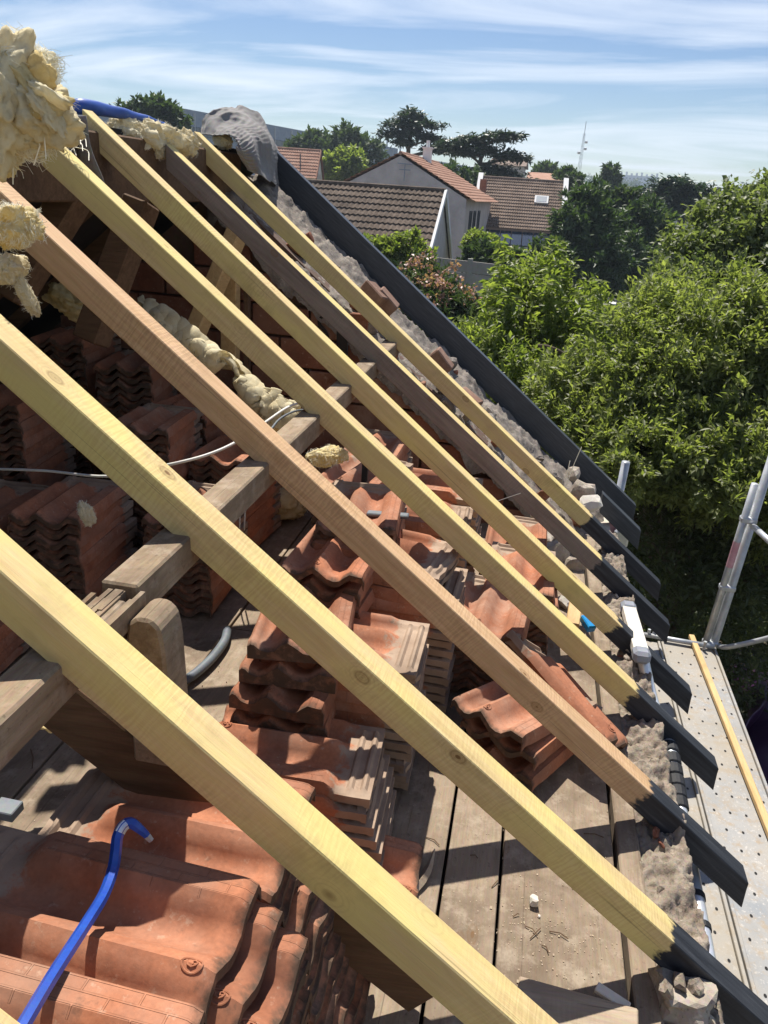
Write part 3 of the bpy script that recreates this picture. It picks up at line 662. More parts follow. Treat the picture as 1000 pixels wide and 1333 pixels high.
# S8 single tiles near the wall
tile(.135, 1.975, -1.40, rad(57), 'sunlit rippled tile leaning in front of the orange rafter', GM, tilt=(0, rad(9)), k=0)
tile(.165, 1.985, -1.445, rad(60), 'tile lying directly beneath the sunlit leaning tile', GM, tilt=(0, rad(4)))
tile(.175, 1.965, -1.49, rad(58), 'lowest tile of three lying on the planks by the orange rafter', GM)
tile(.245, 2.06, -1.385, rad(150), 'long red tile sloping up between the orange and yellow rafters by the wall', GM, tilt=(rad(36), rad(-24)), k=2)
tile(.25, 2.09, -1.415, rad(150), 'tile directly behind the long sloping one by the wall', GM, tilt=(rad(34), rad(-22)), k=4)
# left, in the shade
stack(-1.50, 2.29, -1.05, 14, d90+rad(4), 'shaded stack with a wool tuft', GL, pitch=.034)
stack(-1.80, 2.28, -1.10, 12, d90+rad(4), 'shaded stack left of the tufted stack', GL, pitch=.034)
stack(-1.46, 2.86, -.90, 18, d90+rad(6), 'tall shaded stack behind the tufted one', GL, pitch=.034)
stack(-1.15, 2.55, -1.12, 12, d90+rad(2), 'shaded stack right of the tufted stack', GL, pitch=.034)
stack(-1.18, 3.05, -1.05, 14, d90+rad(-3), 'shaded stack below the orange rafter', GL, pitch=.034)
stack(-2.02, 2.75, -.84, 18, d90+rad(8), 'tall shaded stack at the left edge', GL, pitch=.035)
stack(-1.78, 3.32, -.78, 18, d90+rad(10), 'highest shaded stack at the far end', GL, pitch=.036)
stack(-2.10, 3.36, -.70, 20, d90+rad(6), 'far shaded stack against the gable', GL, pitch=.036)
stack(-1.48, 3.36, -.95, 14, d90+rad(-5), 'shaded stack below the wool strip', GL, pitch=.036)
stack(-2.15, 2.20, -1.12, 11, d90+rad(3), 'leftmost low shaded stack', GL, pitch=.035)
stack(-1.62, 1.80, -1.34, 5, d90+rad(5), 'low dark pile in front of the tufted stack', GL, pitch=.034)

# ------------------------------------------------------------------ glass wool
def sheet(name, fn, nu, nv, m, label, cat, th=.004, parent=None):
    g = G()
    for i in range(nu+1):
        for j in range(nv+1): g.v.append(tuple(fn(i/nu, j/nv)))
    a = nv+1; g.f = [(i*a+j, (i+1)*a+j, (i+1)*a+j+1, i*a+j+1) for i in range(nu) for j in range(nv)]; g.m = [0]*len(g.f)
    o = g.build(name, m, parent, smooth=True, label=label, cat=cat)
    md = o.modifiers.new('thickness', 'SOLIDIFY'); md.thickness = th; return o
def wool(name, c, s, seed, m, label, rot=(0, 0, 0), amp=.38, sub=5, fib=0, cat='insulation', group='scraps of glass wool', freq=2.2, parent=None):
    bm = bmesh.new(); bmesh.ops.create_icosphere(bm, subdivisions=sub, radius=1); sd_ = Vector((seed*3.1, seed*1.7, seed))
    for v in bm.verts:
        p = v.co.copy(); w = p+.25*noise.noise_vector(p*2.1+sd_)
        l_ = Vector((w.x*.9, w.y*.9, w.z*2.2))*freq+sd_
        l_ = Vector((w.x+.35*w.z, w.y, w.z*.55-.3*w.x))*freq+sd_
        c1 = noise.noise(l_*.95); c2 = noise.noise(l_*2.1+Vector((4, 2, 1))); c3 = noise.noise(l_*4.3)
        k = 1+amp*1.0*noise.noise(w*freq*.55+sd_)+amp*.40*c2-amp*.42*math.exp(-(c1/.16)**2)-amp*.20*math.exp(-(c2/.15)**2)-amp*.06*math.exp(-(c3/.16)**2)+amp*.09*noise.noise(l_*7)+amp*.022*noise.noise(w*freq*17+sd_)+amp*.014*noise.noise(w*freq*36+sd_)
        v.co = p*k
    R = Matrix.Translation(Vector(c))@Matrix.Rotation(rot[2], 4, 'Z')@Matrix.Rotation(rot[1], 4, 'Y')@Matrix.Rotation(rot[0], 4, 'X')@Matrix.Diagonal((s[0], s[1], s[2], 1))
    bmesh.ops.transform(bm, matrix=R, verts=bm.verts); me = bpy.data.meshes.new(name); bm.to_mesh(me)
    vs = [(v.co.copy(), v.normal.copy()) for v in bm.verts]; bm.free(); me.materials.append(m); me.polygons.foreach_set('use_smooth', [True]*len(me.polygons))
    o = link(name, me, parent, label, cat if parent is None else None, group if parent is None else None)
    if fib:
        rf = random.Random(int(seed*100)); g = G()
        for i in range(fib*16):
            p, nn = rf.choice(vs); L = rf.uniform(.010, .032)*min(1.25, max(s)*8); fl = noise.noise_vector(p*22)
            tg = (fl-nn*fl.dot(nn)); tg = tg.normalized() if tg.length > 1e-4 else Vector((1, 0, 0)); lift = rf.uniform(.02, .22) if i % 30 else rf.uniform(.5, 1.0)
            q1 = p+tg*L*.5+nn*L*lift*.8+Vector((rf.uniform(-1, 1), rf.uniform(-1, 1), rf.uniform(-1, 1)))*L*.14; q2 = p+tg*L+nn*L*lift*.7+Vector((rf.uniform(-1, 1), rf.uniform(-1, 1), rf.uniform(-1.2, .8)))*L*.3
            g.tube([p-nn*.002, q1, q2], [.00055, .00045, .00025], 3, cap=False)
        o2 = g.build('loose_fibres', MFIB, o, fix=False); o2['kind'] = 'stuff'; o2.matrix_parent_inverse = Matrix.Identity(4)
    return o
big = wool('insulation_bundle', AY(22, 132, 1.30), (.098, .12, .085), 1.3, MWOOLB, 'big cream bundle of torn glass wool at the top left corner', fib=560, amp=.42, sub=6, freq=1.35)
wool('wool_fold', AY(-12, 120, 1.22), (.07, .08, .10), 5.1, MWOOLB, None, amp=.4, sub=5, parent=big)
wool('wool_fold', AY(55, 150, 1.26), (.05, .06, .05), 6.4, MWOOLB, None, amp=.4, sub=5, parent=big)
wool('wool_fold', AY(5, 195, 1.3), (.03, .05, .04), 6.9, MWOOL, None, amp=.4, sub=5, parent=big)
for i in range(13):
    rfz = random.Random(50+i); a_ = rfz.uniform(0, 6.28); px, py = 22+rfz.uniform(.35, .85)*58*math.cos(a_), 130+rfz.uniform(.35, .85)*60*math.sin(a_)
    wool('wool_fold', AY(px, py, 1.30-.085*rfz.uniform(.6, 1.0)), (rfz.uniform(.028, .048), rfz.uniform(.02, .03), rfz.uniform(.010, .018)), 70+i*1.37, rfz.choice([MWOOLB, MWOOLB, MWOOL]), None, amp=.5, sub=4, parent=big, rot=(rfz.uniform(-.6, .6), rfz.uniform(-1.2, 1.2), rfz.uniform(-.5, .5)), freq=1.6)
g = G()
for a in [((45,160),(52,190),(44,215)),((48,158),(58,180),(60,207)),((17,185),(17,210),(17,240))]:
    g.tube([AY(x, y, 1.24) for x, y in a], .0012, 4)
g.build('hanging_thread', MFIB, big)
wool('insulation_scrap', AY(15, 292, 1.45), (.055, .07, .04), 2.2, MWOOL, 'yellow glass wool scrap hanging over the orange rafter at the left edge', fib=120, amp=.4)
wool('insulation_scrap', AY(5, 350, 1.7), (.05, .06, .035), 3.2, MWOOLB, 'pale wool lump under the orange rafter at the left edge', fib=40)
wool('insulation_scrap', AY(35, 385, 1.7), (.018, .02, .05), 3.9, MWOOLB, 'pale wool strip dangling below the lump at the left edge', rot=(0, -.4, 0), fib=20)
wool('insulation_scrap', AY(95, 395, 2.7), (.11, .09, .05), 4.4, MWOOL, 'dim yellow wool behind the orange rafter above the far tiles', rot=(0, .4, 0))
for i, (px, py, s) in enumerate([(165,172,.055),(190,178,.06),(215,180,.05),(240,185,.05),(205,195,.04),(290,185,.04)]):
    wool('insulation_scrap', AY(px, py, [2.9,2.95,3.05,3.2,3.0,3.75][i]), (s*1.15, s*1.3, s*.9), 7+i*1.3, MWOOLB, 'cream wool tuft stuffed along the ridge, %s' % ['nearest the fifth rafter', 'second from the fifth rafter', 'above the weathered rafter top', 'left of the last rafter top', 'hanging lowest over the ridge beam', 'between the last rafter and the grey flap'][i], fib=70, amp=.4)
def wstrip(u, v):
    px = 182+205*u+14*v; py = 388+140*u-6*math.sin(u*7)+(34+16*math.sin(u*9)+26*noise.noise(Vector((u*9, 3, 1))))*v
    p = AY(px, py, 3.02-.10*u-.06*v); return p+noise.noise_vector(p*9)*.028+noise.noise_vector(p*26)*.013+noise.noise_vector(p*60)*.006+Vector((0, -.03*math.sin(v*3.1), 0))
sheet('insulation_strip', wstrip, 170, 50, MWOOLB, 'long torn strip of pale wool batt sloping under the orange rafter', 'insulation', .03)
wool('insulation_roll', AY(360, 545, 3.15), (.20, .10, .075), 16.5, MWOOL, 'folded yellow wool batt at the foot of the brick gable', rot=(0, .1, 0), fib=30, amp=.25)
wool('insulation_roll', AZ(362, 650, -1.42), (.16, .12, .10), 17.2, MWOOL, 'rolled golden wool batt on the planks below the orange rafter', fib=30, amp=.22)
wool('insulation_scrap', AY(425, 595, 2.55), (.07, .05, .035), 18.2, MWOOL, 'bright yellow wool scrap on the tiles beside the orange rafter', rot=(0, -.25, 0), fib=60)
wool('insulation_scrap', AY(112, 668, 2.04), (.022, .022, .040), 19.9, MWOOLB, 'small white wool tuft on the corner of a shaded stack', rot=(0, -.4, 0), fib=40)
wool('insulation_scrap', AY(500, 655, 2.9), (.05, .05, .03), 21.9, MWOOL, 'little yellow wool scrap among the far tiles', fib=20)
wool('insulation_scrap', AY(60, 930, 1.4), (.09, .05, .02), 22.9, MWOOL, 'flat yellow wool piece under the split purlin', rot=(0, .3, .3))
# ------------------------------------------------------------------ ridge coverings
g = G(); pts = spline([AY(x, y, d) for x, y, d in ((88,140,2.6),(110,139,2.65),(145,145,2.8),(180,152,2.95),(212,162,3.1))], 8)
g.tube(pts, [.009+.003*math.sin(i*.23)+.012*math.sin(math.pi*min(1, .12+i/(len(pts)-1)))**.6 for i in range(len(pts))], 18)
for i, v in enumerate(g.v): 
    n_ = noise.noise_vector(Vector((v[0]*11, v[1]*11, v[2]*34)))*.010; g.v[i] = (v[0]+n_.x, v[1]+n_.y, v[2]+n_.z*.6)
g.build('blue_tarpaulin', MTARP, smooth=True, label='rolled blue tarpaulin lying along the ridge', cat='tarpaulin')
cp = [[AY(x, y, d) for x, y, d in rw] for rw in (
    ((262,180,3.75),(272,150,3.85),(296,138,3.95),(318,142,4.15),(338,152,4.4)),
    ((285,176,3.65),(298,168,3.70),(322,162,3.8),(340,168,4.05),(352,176,4.4)),
    ((318,186,3.62),(312,190,3.60),(330,182,3.65),(350,186,3.9),(362,198,4.42)),
    ((308,196,3.60),(322,205,3.58),(338,206,3.62),(352,212,3.9),(362,222,4.42)),
    ((325,222,3.62),(332,228,3.62),(345,232,3.68),(356,238,3.9),(364,243,4.4)))]
def cr1(P, t):
    n_ = len(P)-1; k = min(int(t*n_), n_-1); f = t*n_-k; a, b, c, d = P[max(k-1, 0)], P[k], P[k+1], P[min(k+2, n_)]
    return .5*((2*b)+(c-a)*f+(2*a-5*b+4*c-d)*f*f+(3*b-a-3*c+d)*f**3)
def flap(u, v):
    p = cr1([cr1(r, v) for r in cp], u); return p+Vector((0, -1, .4))*.0022*math.sin((u+.12*v)*125)+noise.noise_vector(p*6)*.022+Vector((.3, -1, .6))*.022*(.5-abs(noise.noise(p*9)))+Vector((-.4, -.8, .5))*.010*(.5-abs(noise.noise(p*22)))
sheet('felt_flap', flap, 160, 60, MFELT, 'crumpled ribbed grey felt flap over the top of the gable', 'roofing felt', .003)
# grey strap and loose black wires by the ridge
sheet('grey_strap', lambda u, v: AY(88+22*v+u*26, 150+u*95, 2.35+.1*u)+Vector((0, .012*math.sin(u*6+v*2), 0)), 14, 4, MFELT, 'grey cloth strap hanging from the ridge beam', 'strap', .004)
wires = thing('wire_tangle', AY(90, 190, 2.2), 'tangle of thin white wires under the insulation bundle', 'wires')
rw = random.Random(4)
for i in range(12):
    a = (rw.uniform(70, 95), rw.uniform(178, 200)); g = G(); b = (a[0]+rw.uniform(-10, 25), a[1]+rw.uniform(-22, 10)); c = (b[0]+rw.uniform(-12, 16), b[1]+rw.uniform(5, 25))
    g.tube(spline([AY(*a, 2.15), AY(*b, 2.2), AY(*c, 2.15)], 6), .0012, 4); g.build('wire', MFIB, wires)
g = G(); g.v = []; 
rock('dark_bag', AY(75, 175, 2.35), (.06, .05, .06), 4.2, MBLKR, None, sub=3, label='black plastic bag under the insulation bundle', cat='bag')
# ------------------------------------------------------------------ cables, hose, crowbar
g = G(); g.tube(spline([AY(-20,610,2.05), AY(60,613,2.0), AY(140,620,1.92), AY(215,606,1.85), AY(270,592,1.9), AY(310,574,2.0), AY(345,550,2.2), AY(375,530,2.4), AY(400,522,2.6)], 8), .0042, 8); g.build('white_cable', MCABLE, smooth=True, label='white cable sagging across the shaded tile stacks', cat='cable')
g = G(); g.tube(spline([AY(352,560,2.15), AY(365,545,2.25), AY(385,535,2.35), AY(405,535,2.4), AY(420,545,2.35)], 8), .0036, 8); g.build('grey_cable', MHOSE, smooth=True, label='short grey cable looping beside the purlin', cat='cable')
g = G(); g.tube(spline([AY(322,612,2.6), AY(320,650,2.6), AY(318,690,2.6)], 5), .003, 6); g.tube(spline([AY(316,612,2.6), AY(313,655,2.6), AY(312,690,2.6)], 5), .003, 6); g.build('hanging_cable', MCABLE, smooth=True, label='thin cable pair hanging below the purlin', cat='cable')
g = G(); g.tube(spline([AZ(225,893,-1.495), AZ(250,880,-1.495), AZ(275,858,-1.495), AZ(292,835,-1.495), AZ(296,820,-1.495)], 8), .016, 10); g.build('hose', MHOSE, smooth=True, label='grey hose lying on the planks left of the rippled tiles', cat='hose')
g = G(); pts = spline([AZ(24,1346,-.812), AZ(36,1325,-.815), AZ(70,1268,-.826), AZ(112,1203,-.848), AZ(135,1165,-.866), AZ(147,1132,-.868), AZ(151,1108,-.856), AZ(153,1090,-.846), AZ(160,1076,-.838), AZ(170,1071,-.838), AZ(181,1078,-.846), AZ(190,1086,-.858), AZ(197,1094,-.868)], 5)
n_ = len(pts)
g.tube(pts, [.0077 if i < n_-14 else .0077-.0036*((i-(n_-14))/13) for i in range(n_)], 6, rot=.3)
crow = g.build('crowbar', MBLUE, label='blue hexagonal crowbar hooked over the tiles', cat='crowbar')
g = G(); g.tube(pts[-24:-18], .0082, 6, rot=.3); g.build('worn_steel_bend', MALU, crow)
g = G(); g.tube(pts[-5:], [.0056, .0053, .0050, .0047, .0044], 6, rot=.3); g.build('worn_steel_tip', MSTEEL, crow)

# ------------------------------------------------------------------ small debris on the floor
p = AZ(695, 1172, ZF+.014); rock('plaster_chip', p, (.011, .012, .014), 8.8, MSTW, None, rough=.25, label='small white plaster chip alone on the sunlit plank', cat='rubble')
p = AZ(702, 1193, ZF+.003); rock('plaster_chip', p, (.003, .004, .004), 9.8, MSTW, None, rough=.25, label='tiny white crumb just below the white plaster chip', cat='rubble')
g = G(); A = AZ(535, 1165, ZF+.01); B = AZ(566, 1105, ZF+.03); mid = AZ(556, 1135, ZF+.02)
g.tube(spline([A, mid, B], 6), [.006, .009, .010, .011, .011, .010, .010, .009, .008, .006, .005, .004, .001], 4); g.build('wood_sliver', MSPL, label='curved pale wood splinter standing behind the nearest rafter', cat='splinter')
for i, (a, b) in enumerate([((690,1222),(704,1208)),((683,1205),(700,1218)),((715,1212),(740,1222)),((640,1155),(648,1146)),((612,1113),(622,1117)),((705,1230),(714,1240)),((555,1090),(572,1100)),((40,975),(42,1000)),((668,1193),(676,1190)),((760,1085),(786,1090))]):
    g = G(); A = AZ(*a, ZF+.004); B = AZ(*b, ZF+.006); g.tube([A, (A+B)/2+Vector((.003, .004, .002)), B], .0012, 5); g.build('wood_shaving', MOLDX, label='thin dark wood shaving %s' % ['crossing another below the white chip', 'crossed under another below the white chip', 'lying straight right of the crossed pair', 'curled on the plank left of the white chip', 'near the shadow edge of the second rafter', 'short, lowest by the crossed pair', 'in the shade under the second rafter', 'in the light patch by the near tiles', 'tiny, just left of the crossed pair', 'across the plank near the wall plate'][i], cat='wood shaving', group='wood shavings on the planks')
rc = random.Random(9); g = G()
for i in range(260):
    q = AZ(rc.gauss(700, 60), rc.gauss(1215, 45), ZF+.003); q = q if q.x < .38 else Vector((rc.uniform(0, .37), rc.uniform(1.1, 1.6), ZF+.003)); s = rc.uniform(.0004, .0014)*(1+(rc.random() < .06))
    g.box((q.x-s, q.y-s*1.4, ZF-.001), (q.x+s, q.y+s*1.4, ZF+.001+s), None)
for i in range(500):
    x = rc.uniform(-1.1, .38); y = rc.uniform(.9, 2.2); s = rc.uniform(.0004, .0012); g.box((x-s, y-s*1.6, ZF-.001), (x+s, y+s*1.6, ZF+.002+s))
g.build('dust_crumbs', MSPL, kind='stuff', fix=False)
g = G(); A = AZ(672, 1300, ZF+.02); B = AZ(830, 1345, ZF+.03); g.bar(A, B, .085, .03); g.build('offcut_board', MSPL, bevel=.003, label='pale offcut board lying beside the nearest rafter at the bottom', cat='board')
p = AZ(797, 1299, ZF+.035); g = G(); R = Matrix.Translation(p)@Matrix.Rotation(.05, 4, 'X')@Matrix.Rotation(-.45, 4, 'Z'); g.box((-.035, -.010, -.006), (.035, .012, .006), R); g.build('tile_shard', MSTW, bevel=.002, label='broken pale edged tile shard on the offcut board', cat='rubble')
lump = rock('mortar_lump', AZ(890, 1300, -1.50), (.055, .055, .045), 14.4, MSTONE, None, rough=.5, sub=3, label='broken mortar lump on the wall top at the bottom right', cat='rubble')
for i, (px, py) in enumerate([(868,1290),(885,1278),(905,1285)]): rock('fragment', AZ(px, py, -1.462), (.022, .018, .014), 30+i, MMORT, lump, (i, 1, i), sub=2)
g = G(); a = AZ(402, 1345, -1.38); b = AZ(412, 1300, -1.38); x = (b-a).normalized(); y = Vector((0, 0, 1)).cross(x)
for off, hgt in ((-.022, .02), (.022, .02)):
    g.bar(a+y*off+Vector((0, 0, .012)), b+y*off+Vector((0, 0, .012)), .002, .026)
g.bar(a, b, .044, .002); g.build('metal_channel', MALU, label='folded metal channel sticking in at the bottom edge beside the near tiles', cat='metal profile')
p = AZ(12, 1055, -1.2); g = G(); g.box((p.x-.03, p.y-.02, p.z-.01), (p.x+.02, p.y+.02, p.z+.012)); g.build('blue_mesh_scrap', MHOSE, bevel=.002, label='scrap of blue mesh at the left edge above the near tiles', cat='scrap')
g = G(); A = AZ(745, 815, -1.46); B = AZ(752, 770, -1.40); g.bar(A, B, .05, .03); g.build('wood_wedge', MBAT, bevel=.003, label='pale wood block wedged behind the yellow rafter near the wall', cat='wood block')
clamp = thing('clamp', AZ(765, 800, -1.46), 'small clamp with blue plastic jaw by the wood wedge', 'clamp')
g = G(); g.bar(AZ(757, 775, -1.42), AZ(768, 808, -1.45), .014, .014); g.build('clamp_bar', MALU, clamp, bevel=.002)
g = G(); g.bar(AZ(760, 803, -1.43), AZ(771, 820, -1.45), .035, .03); g.build('clamp_jaw', MCYAN, clamp, bevel=.004)
g = G(); A = AY(563, 585, 2.75); B = AY(563, 640, 2.75); 
g = G(); A = AY(476, 602, 2.6); B = AY(474, 640, 2.6); g.bar(A, B, .022, .02, Vector((0, 1, 0))); g.build('black_bracket', MBLKR, bevel=.002, label='black upright bracket standing among the far tiles', cat='bracket')
g = G(); A = AY(478, 668, 2.25); B = AY(532, 672, 2.25); g.bar(A, B, .03, .012); g.build('dark_slate_piece', MHOSE, bevel=.003, label='dark grey pointed strip on the loose tiles between the rafters', cat='scrap')
g = G(); A = AY(613, 862, 2.4); B = AY(615, 902, 2.35); g.bar(A, B, .012, .012, Vector((0, 1, 0))); g.build('iron_spike', MBLKR, label='black iron spike under the yellow rafter beside the edge tile', cat='spike')
wr = thing('gable_wire', AY(740, 625, 3.75), 'thin pale wires twisting up from the gable rubble near the corner', 'wires')
for pts in (((705,690),(730,650),(745,610),(757,582)), ((728,655),(736,628),(742,600)), ((640,655),(660,648),(678,642))):
    g = G(); g.tube(spline([AY(x, y, 3.72 if x > 680 else 3.0) for x, y in pts], 6), .0018, 5); g.build('wire', MFIB, wr)

# ------------------------------------------------------------------ scaffold
ZS = -1.95; scaf_lab = 'perforated steel scaffold deck'
def deck(x0, x1, y0, y1, label):
    r = thing('scaffold_deck', ((x0+x1)/2, (y0+y1)/2, ZS-.05), label, 'scaffold deck', 'scaffold decks along the eaves')
    g = G(); g.box((x0+.012, y0, ZS-.004), (x1-.012, y1, ZS)); g.box((x0, y0, ZS-.06), (x0+.011, y1, ZS+.010)); g.box((x1-.011, y0, ZS-.06), (x1, y1, ZS+.010)); g.build('deck_plate', MDECK, r, bevel=.0015)
    h = G(); nx = 4
    for j in range(int((y1-y0)/.088)):
        for i in range(nx):
            cx = x0+.035+(x1-x0-.07)*(i+.5*(j % 2)*.9)/(nx-.55); cy = y0+.04+j*.088
            if cx > x1-.03: continue
            h.add([(cx+.0045*math.cos(a), cy+.0062*math.sin(a), ZS+.0012) for a in [k*math.pi/4 for k in range(8)]], [tuple(range(8))])
    o = h.build('punched_holes', MHOLE, r, fix=False); o['kind'] = 'stuff'
    return r
deck(.585, .822, -.7, 3.46, 'inner perforated steel scaffold deck under the black rafter ends')
deck(.828, 1.085, -.7, 3.49, 'outer perforated steel scaffold deck carrying the loose batten')
g = G(); A = AZ(900, 828, ZS+.018); B = AZ(1002, 1082, ZS+.018); B = B+(B-A)*.25; g.bar(A, B, .026, .020); g.build('loose_batten', MBAT, bevel=.002, label='long pale batten lying along the outer scaffold deck', cat='batten')
g = G(); A = AZ(838, 826, ZS+.02); B = AZ(930, 842, ZS+.02); g.tube([A, B], .012, 10); rail = g.build('end_tube', MSTEEL, smooth=True, label='thin steel tube across the far end of the scaffold decks', cat='scaffold tube')
for px in (845, 852, 918): q = AZ(px, 822 if px < 900 else 838, ZS+.04); g = G(); g.tube([q-Vector((0, 0, .03)), q+Vector((0, 0, .012))], .008, 6); g.build('clip', MSTEEL, rail)
# standards
st = thing('scaffold_standard', (1.10, 3.55, -6.5), 'double steel scaffold standard with a pink sticker at the far end of the decks', 'scaffold post')
A = AY(928, 842, 3.52); B = AY(1003, 603, 3.52); B = B+(B-A)*.15; A0 = Vector((A.x, A.y, -6.5)); g = G(); g.tube([A0, A, B], .019, 14); g.build('standard', MSTEEL, st, smooth=True)
dd = Vector((-.040, -.01, 0)); A1 = A+dd+Vector((0, 0, .02)); B1 = A+(B-A)*.78+dd; g = G(); g.tube([A1, B1], .0155, 14); g.build('spigot_tube', MSTEEL, st, smooth=True)
for f_ in (.30, .62, .02):
    q = A+(B-A)*f_+dd*.5; g = G(); g.box((q.x-.036, q.y-.022, q.z-.014), (q.x+.036, q.y+.022, q.z+.014)); g.build('coupler', MSTEEL, st, bevel=.006)
q0 = A+(B-A)*.40+dd; q1 = A+(B-A)*.52+dd; g = G(); g.tube([q0, q1], .0162, 14, cap=False); g.build('sticker', MPINK, st, smooth=True)
g = G(); g.tube(spline([A+Vector((.02, 0, .01)), AY(950, 842, 3.4), AY(1010, 828, 3.3), AY(1100, 800, 3.1)], 5), .012, 10); g.build('bent_rail', MSTEEL, smooth=True, label='bent thin guard rail leaving the scaffold post to the right', cat='scaffold tube')
g = G(); q = A+(B-A)*.60; g.tube([q, AY(1010, 712, 3.2)], .014, 10); g.build('brace_tube', MALU, smooth=True, label='pale diagonal brace tube joining the scaffold post', cat='scaffold tube')
st2 = thing('scaffold_standard', (.70, 4.5, -6.5), 'single steel scaffold post rising behind the black rafter ends at the gable', 'scaffold post')
A = AY(768, 825, 4.5); B = AY(815, 601, 4.5); g = G(); g.tube([Vector((A.x-.05, A.y, -6.5)), A, B], .024, 14); g.build('standard', MSTEEL, st2, smooth=True)
q0, q1 = AY(796, 682, 4.44), AY(806, 690, 4.44); q = AY(797, 688, 4.44); g = G(); g.box((q.x-.03, q.y-.01, q.z-.045), (q.x+.03, q.y+.004, q.z+.045)); g.build('sticker', MPINK, st2)
for px, py, w_, h_ in ((808,700,.045,.055),(793,722,.05,.05)):
    q = AY(px, py, 4.42); g = G(); g.box((q.x-w_, q.y-.03, q.z-h_), (q.x+w_, q.y+.02, q.z+h_)); g.build('coupler', MALU, st2, bevel=.012)
# pole strapped along the wall
pole = thing('support_pole', (.60, 2.2, -1.60), 'aluminium telescopic pole strapped along the outside of the wall with a square white head', 'pole')
Q0, Q1 = AX(818, 792, .532), AX(835, 853, .532); ax = (Q1-Q0).normalized()
path = [AX(837, 858, .545), AX(850, 915, .585), AX(871, 970, .612), AX(888, 1070, .622), AX(914, 1212, .626)]; path.append(path[-1]+(path[-1]-path[-2])*1.2)
sp = spline(path, 8); g = G(); g.tube(sp, .021, 18); g.build('pole_tube', MALU, pole, smooth=True)
g = G(); g.bar(Q0, Q1, .052, .034); g.build('square_head', MSTW, pole, bevel=.003)
for q in (Q0, Q1):
    g = G(); g.bar(q-ax*.035, q+ax*.03, .060, .046); g.build('end_cap', MGREYCAP, pole, bevel=.012)
def on_path(py):
    for a, b in zip(sp[:-1], sp[1:]):
        ya = 666.5-FPX*a.dot(CU)/a.dot(CF); yb = 666.5-FPX*b.dot(CU)/b.dot(CF)
        if ya <= py <= yb: return a.lerp(b, (py-ya)/(yb-ya)), (b-a).normalized()
    return sp[-1], (sp[-1]-sp[-2]).normalized()
for k in range(7):
    q, d_ = on_path(962+k*14.5); g = G(); g.tube([q-d_*.022, q-d_*.018, q+d_*.012, q+d_*.016], [.0235, .0265, .0265, .0235], 14); g.build('rubber_sleeve', MBLKR, pole)
for py in (1168, 1208):
    q, d_ = on_path(py); g = G(); g.tube([q-d_*.008, q+d_*.008], .0245, 14); g.build('rubber_ring', MBLKR, pole)
# purple tarpaulin on the ground level beyond the scaffold
def ptarp(u, v):
    p = AZ(938+140*v, 850+190*u, -5.0+.3*u); return p+Vector((.25*math.sin(v*7+u*3), .15*math.cos(u*9), .25*noise.noise(Vector((u*3, v*5, 2)))+.18*math.sin(v*11+u*2)))
sheet('purple_tarpaulin', ptarp, 30, 40, MPURP, 'dark purple tarpaulin hanging below the scaffold at the right edge', 'tarpaulin', .01)

# ------------------------------------------------------------------ vegetation
def leaves_mesh(name, pos, nrm, dirs, L, Wd, m, fold=.25):
    """numpy: one bent 4-triangle leaf per position"""
    n = len(pos); d = dirs/np.linalg.norm(dirs, axis=1, keepdims=True); nn = nrm-(nrm*d).sum(1, keepdims=True)*d; nn /= np.linalg.norm(nn, axis=1, keepdims=True)+1e-9; s = np.cross(d, nn)
    L = L.reshape(-1, 1); Wd = Wd.reshape(-1, 1)
    a = pos; b = pos+d*L*.5+s*Wd*.5+nn*L*fold*.25; c = pos+d*L-nn*L*fold*.3; e = pos+d*L*.5-s*Wd*.5+nn*L*fold*.25
    V = np.stack([a, b, c, e], 1).reshape(-1, 3)
    me = bpy.data.meshes.new(name); me.vertices.add(n*4); me.vertices.foreach_set('co', V.astype(np.float32).ravel())
    idx = np.arange(n)*4; T = np.stack([idx, idx+1, idx+2, idx, idx+2, idx+3], 1).ravel()
    me.loops.add(n*6); me.loops.foreach_set('vertex_index', T.astype(np.int32)); me.polygons.add(n*2)
    me.polygons.foreach_set('loop_start', np.arange(n*2, dtype=np.int32)*3)
    try: me.polygons.foreach_set('loop_total', np.full(n*2, 3, dtype=np.int32))
    except Exception: pass
    me.update(calc_edges=True); me.validate(); me.materials.append(m); return me
def crown_pts(blobs, nclump, per, spread, rng, shell=.55, up=.35):
    """clumps near the surface of ellipsoid blobs, leaves spread round each clump's twig"""
    vol = np.array([b[1][0]*b[1][1]*b[1][2] for b in blobs])**.67; pick = rng.choice(len(blobs), nclump, p=vol/vol.sum())
    C = np.array([b[0] for b in blobs])[pick]; Rr = np.array([b[1] for b in blobs])[pick]
    u = rng.normal(size=(nclump, 3)); u /= np.linalg.norm(u, axis=1, keepdims=True)
    r = (shell+(1-shell)*rng.random((nclump, 1))**.6)*(1+.12*rng.normal(size=(nclump, 1))); cc = C+u*Rr*r
    tw = u+np.array([0, 0, up])+.5*rng.normal(size=(nclump, 3)); tw /= np.linalg.norm(tw, axis=1, keepdims=True)
    t = rng.random((nclump, per, 1)); pos = cc[:, None, :]+tw[:, None, :]*spread*(t*1.6-.5)+rng.normal(size=(nclump, per, 3))*spread*.28
    dirs = tw[:, None, :]*.8+rng.normal(size=(nclump, per, 3))*.75+np.array([0, 0, -.10]); nrm = np.array([0, 0, 1.])+rng.normal(size=(nclump, per, 3))*.55+.35*u[:, None, :]
    return pos.reshape(-1, 3), nrm.reshape(-1, 3), dirs.reshape(-1, 3), cc
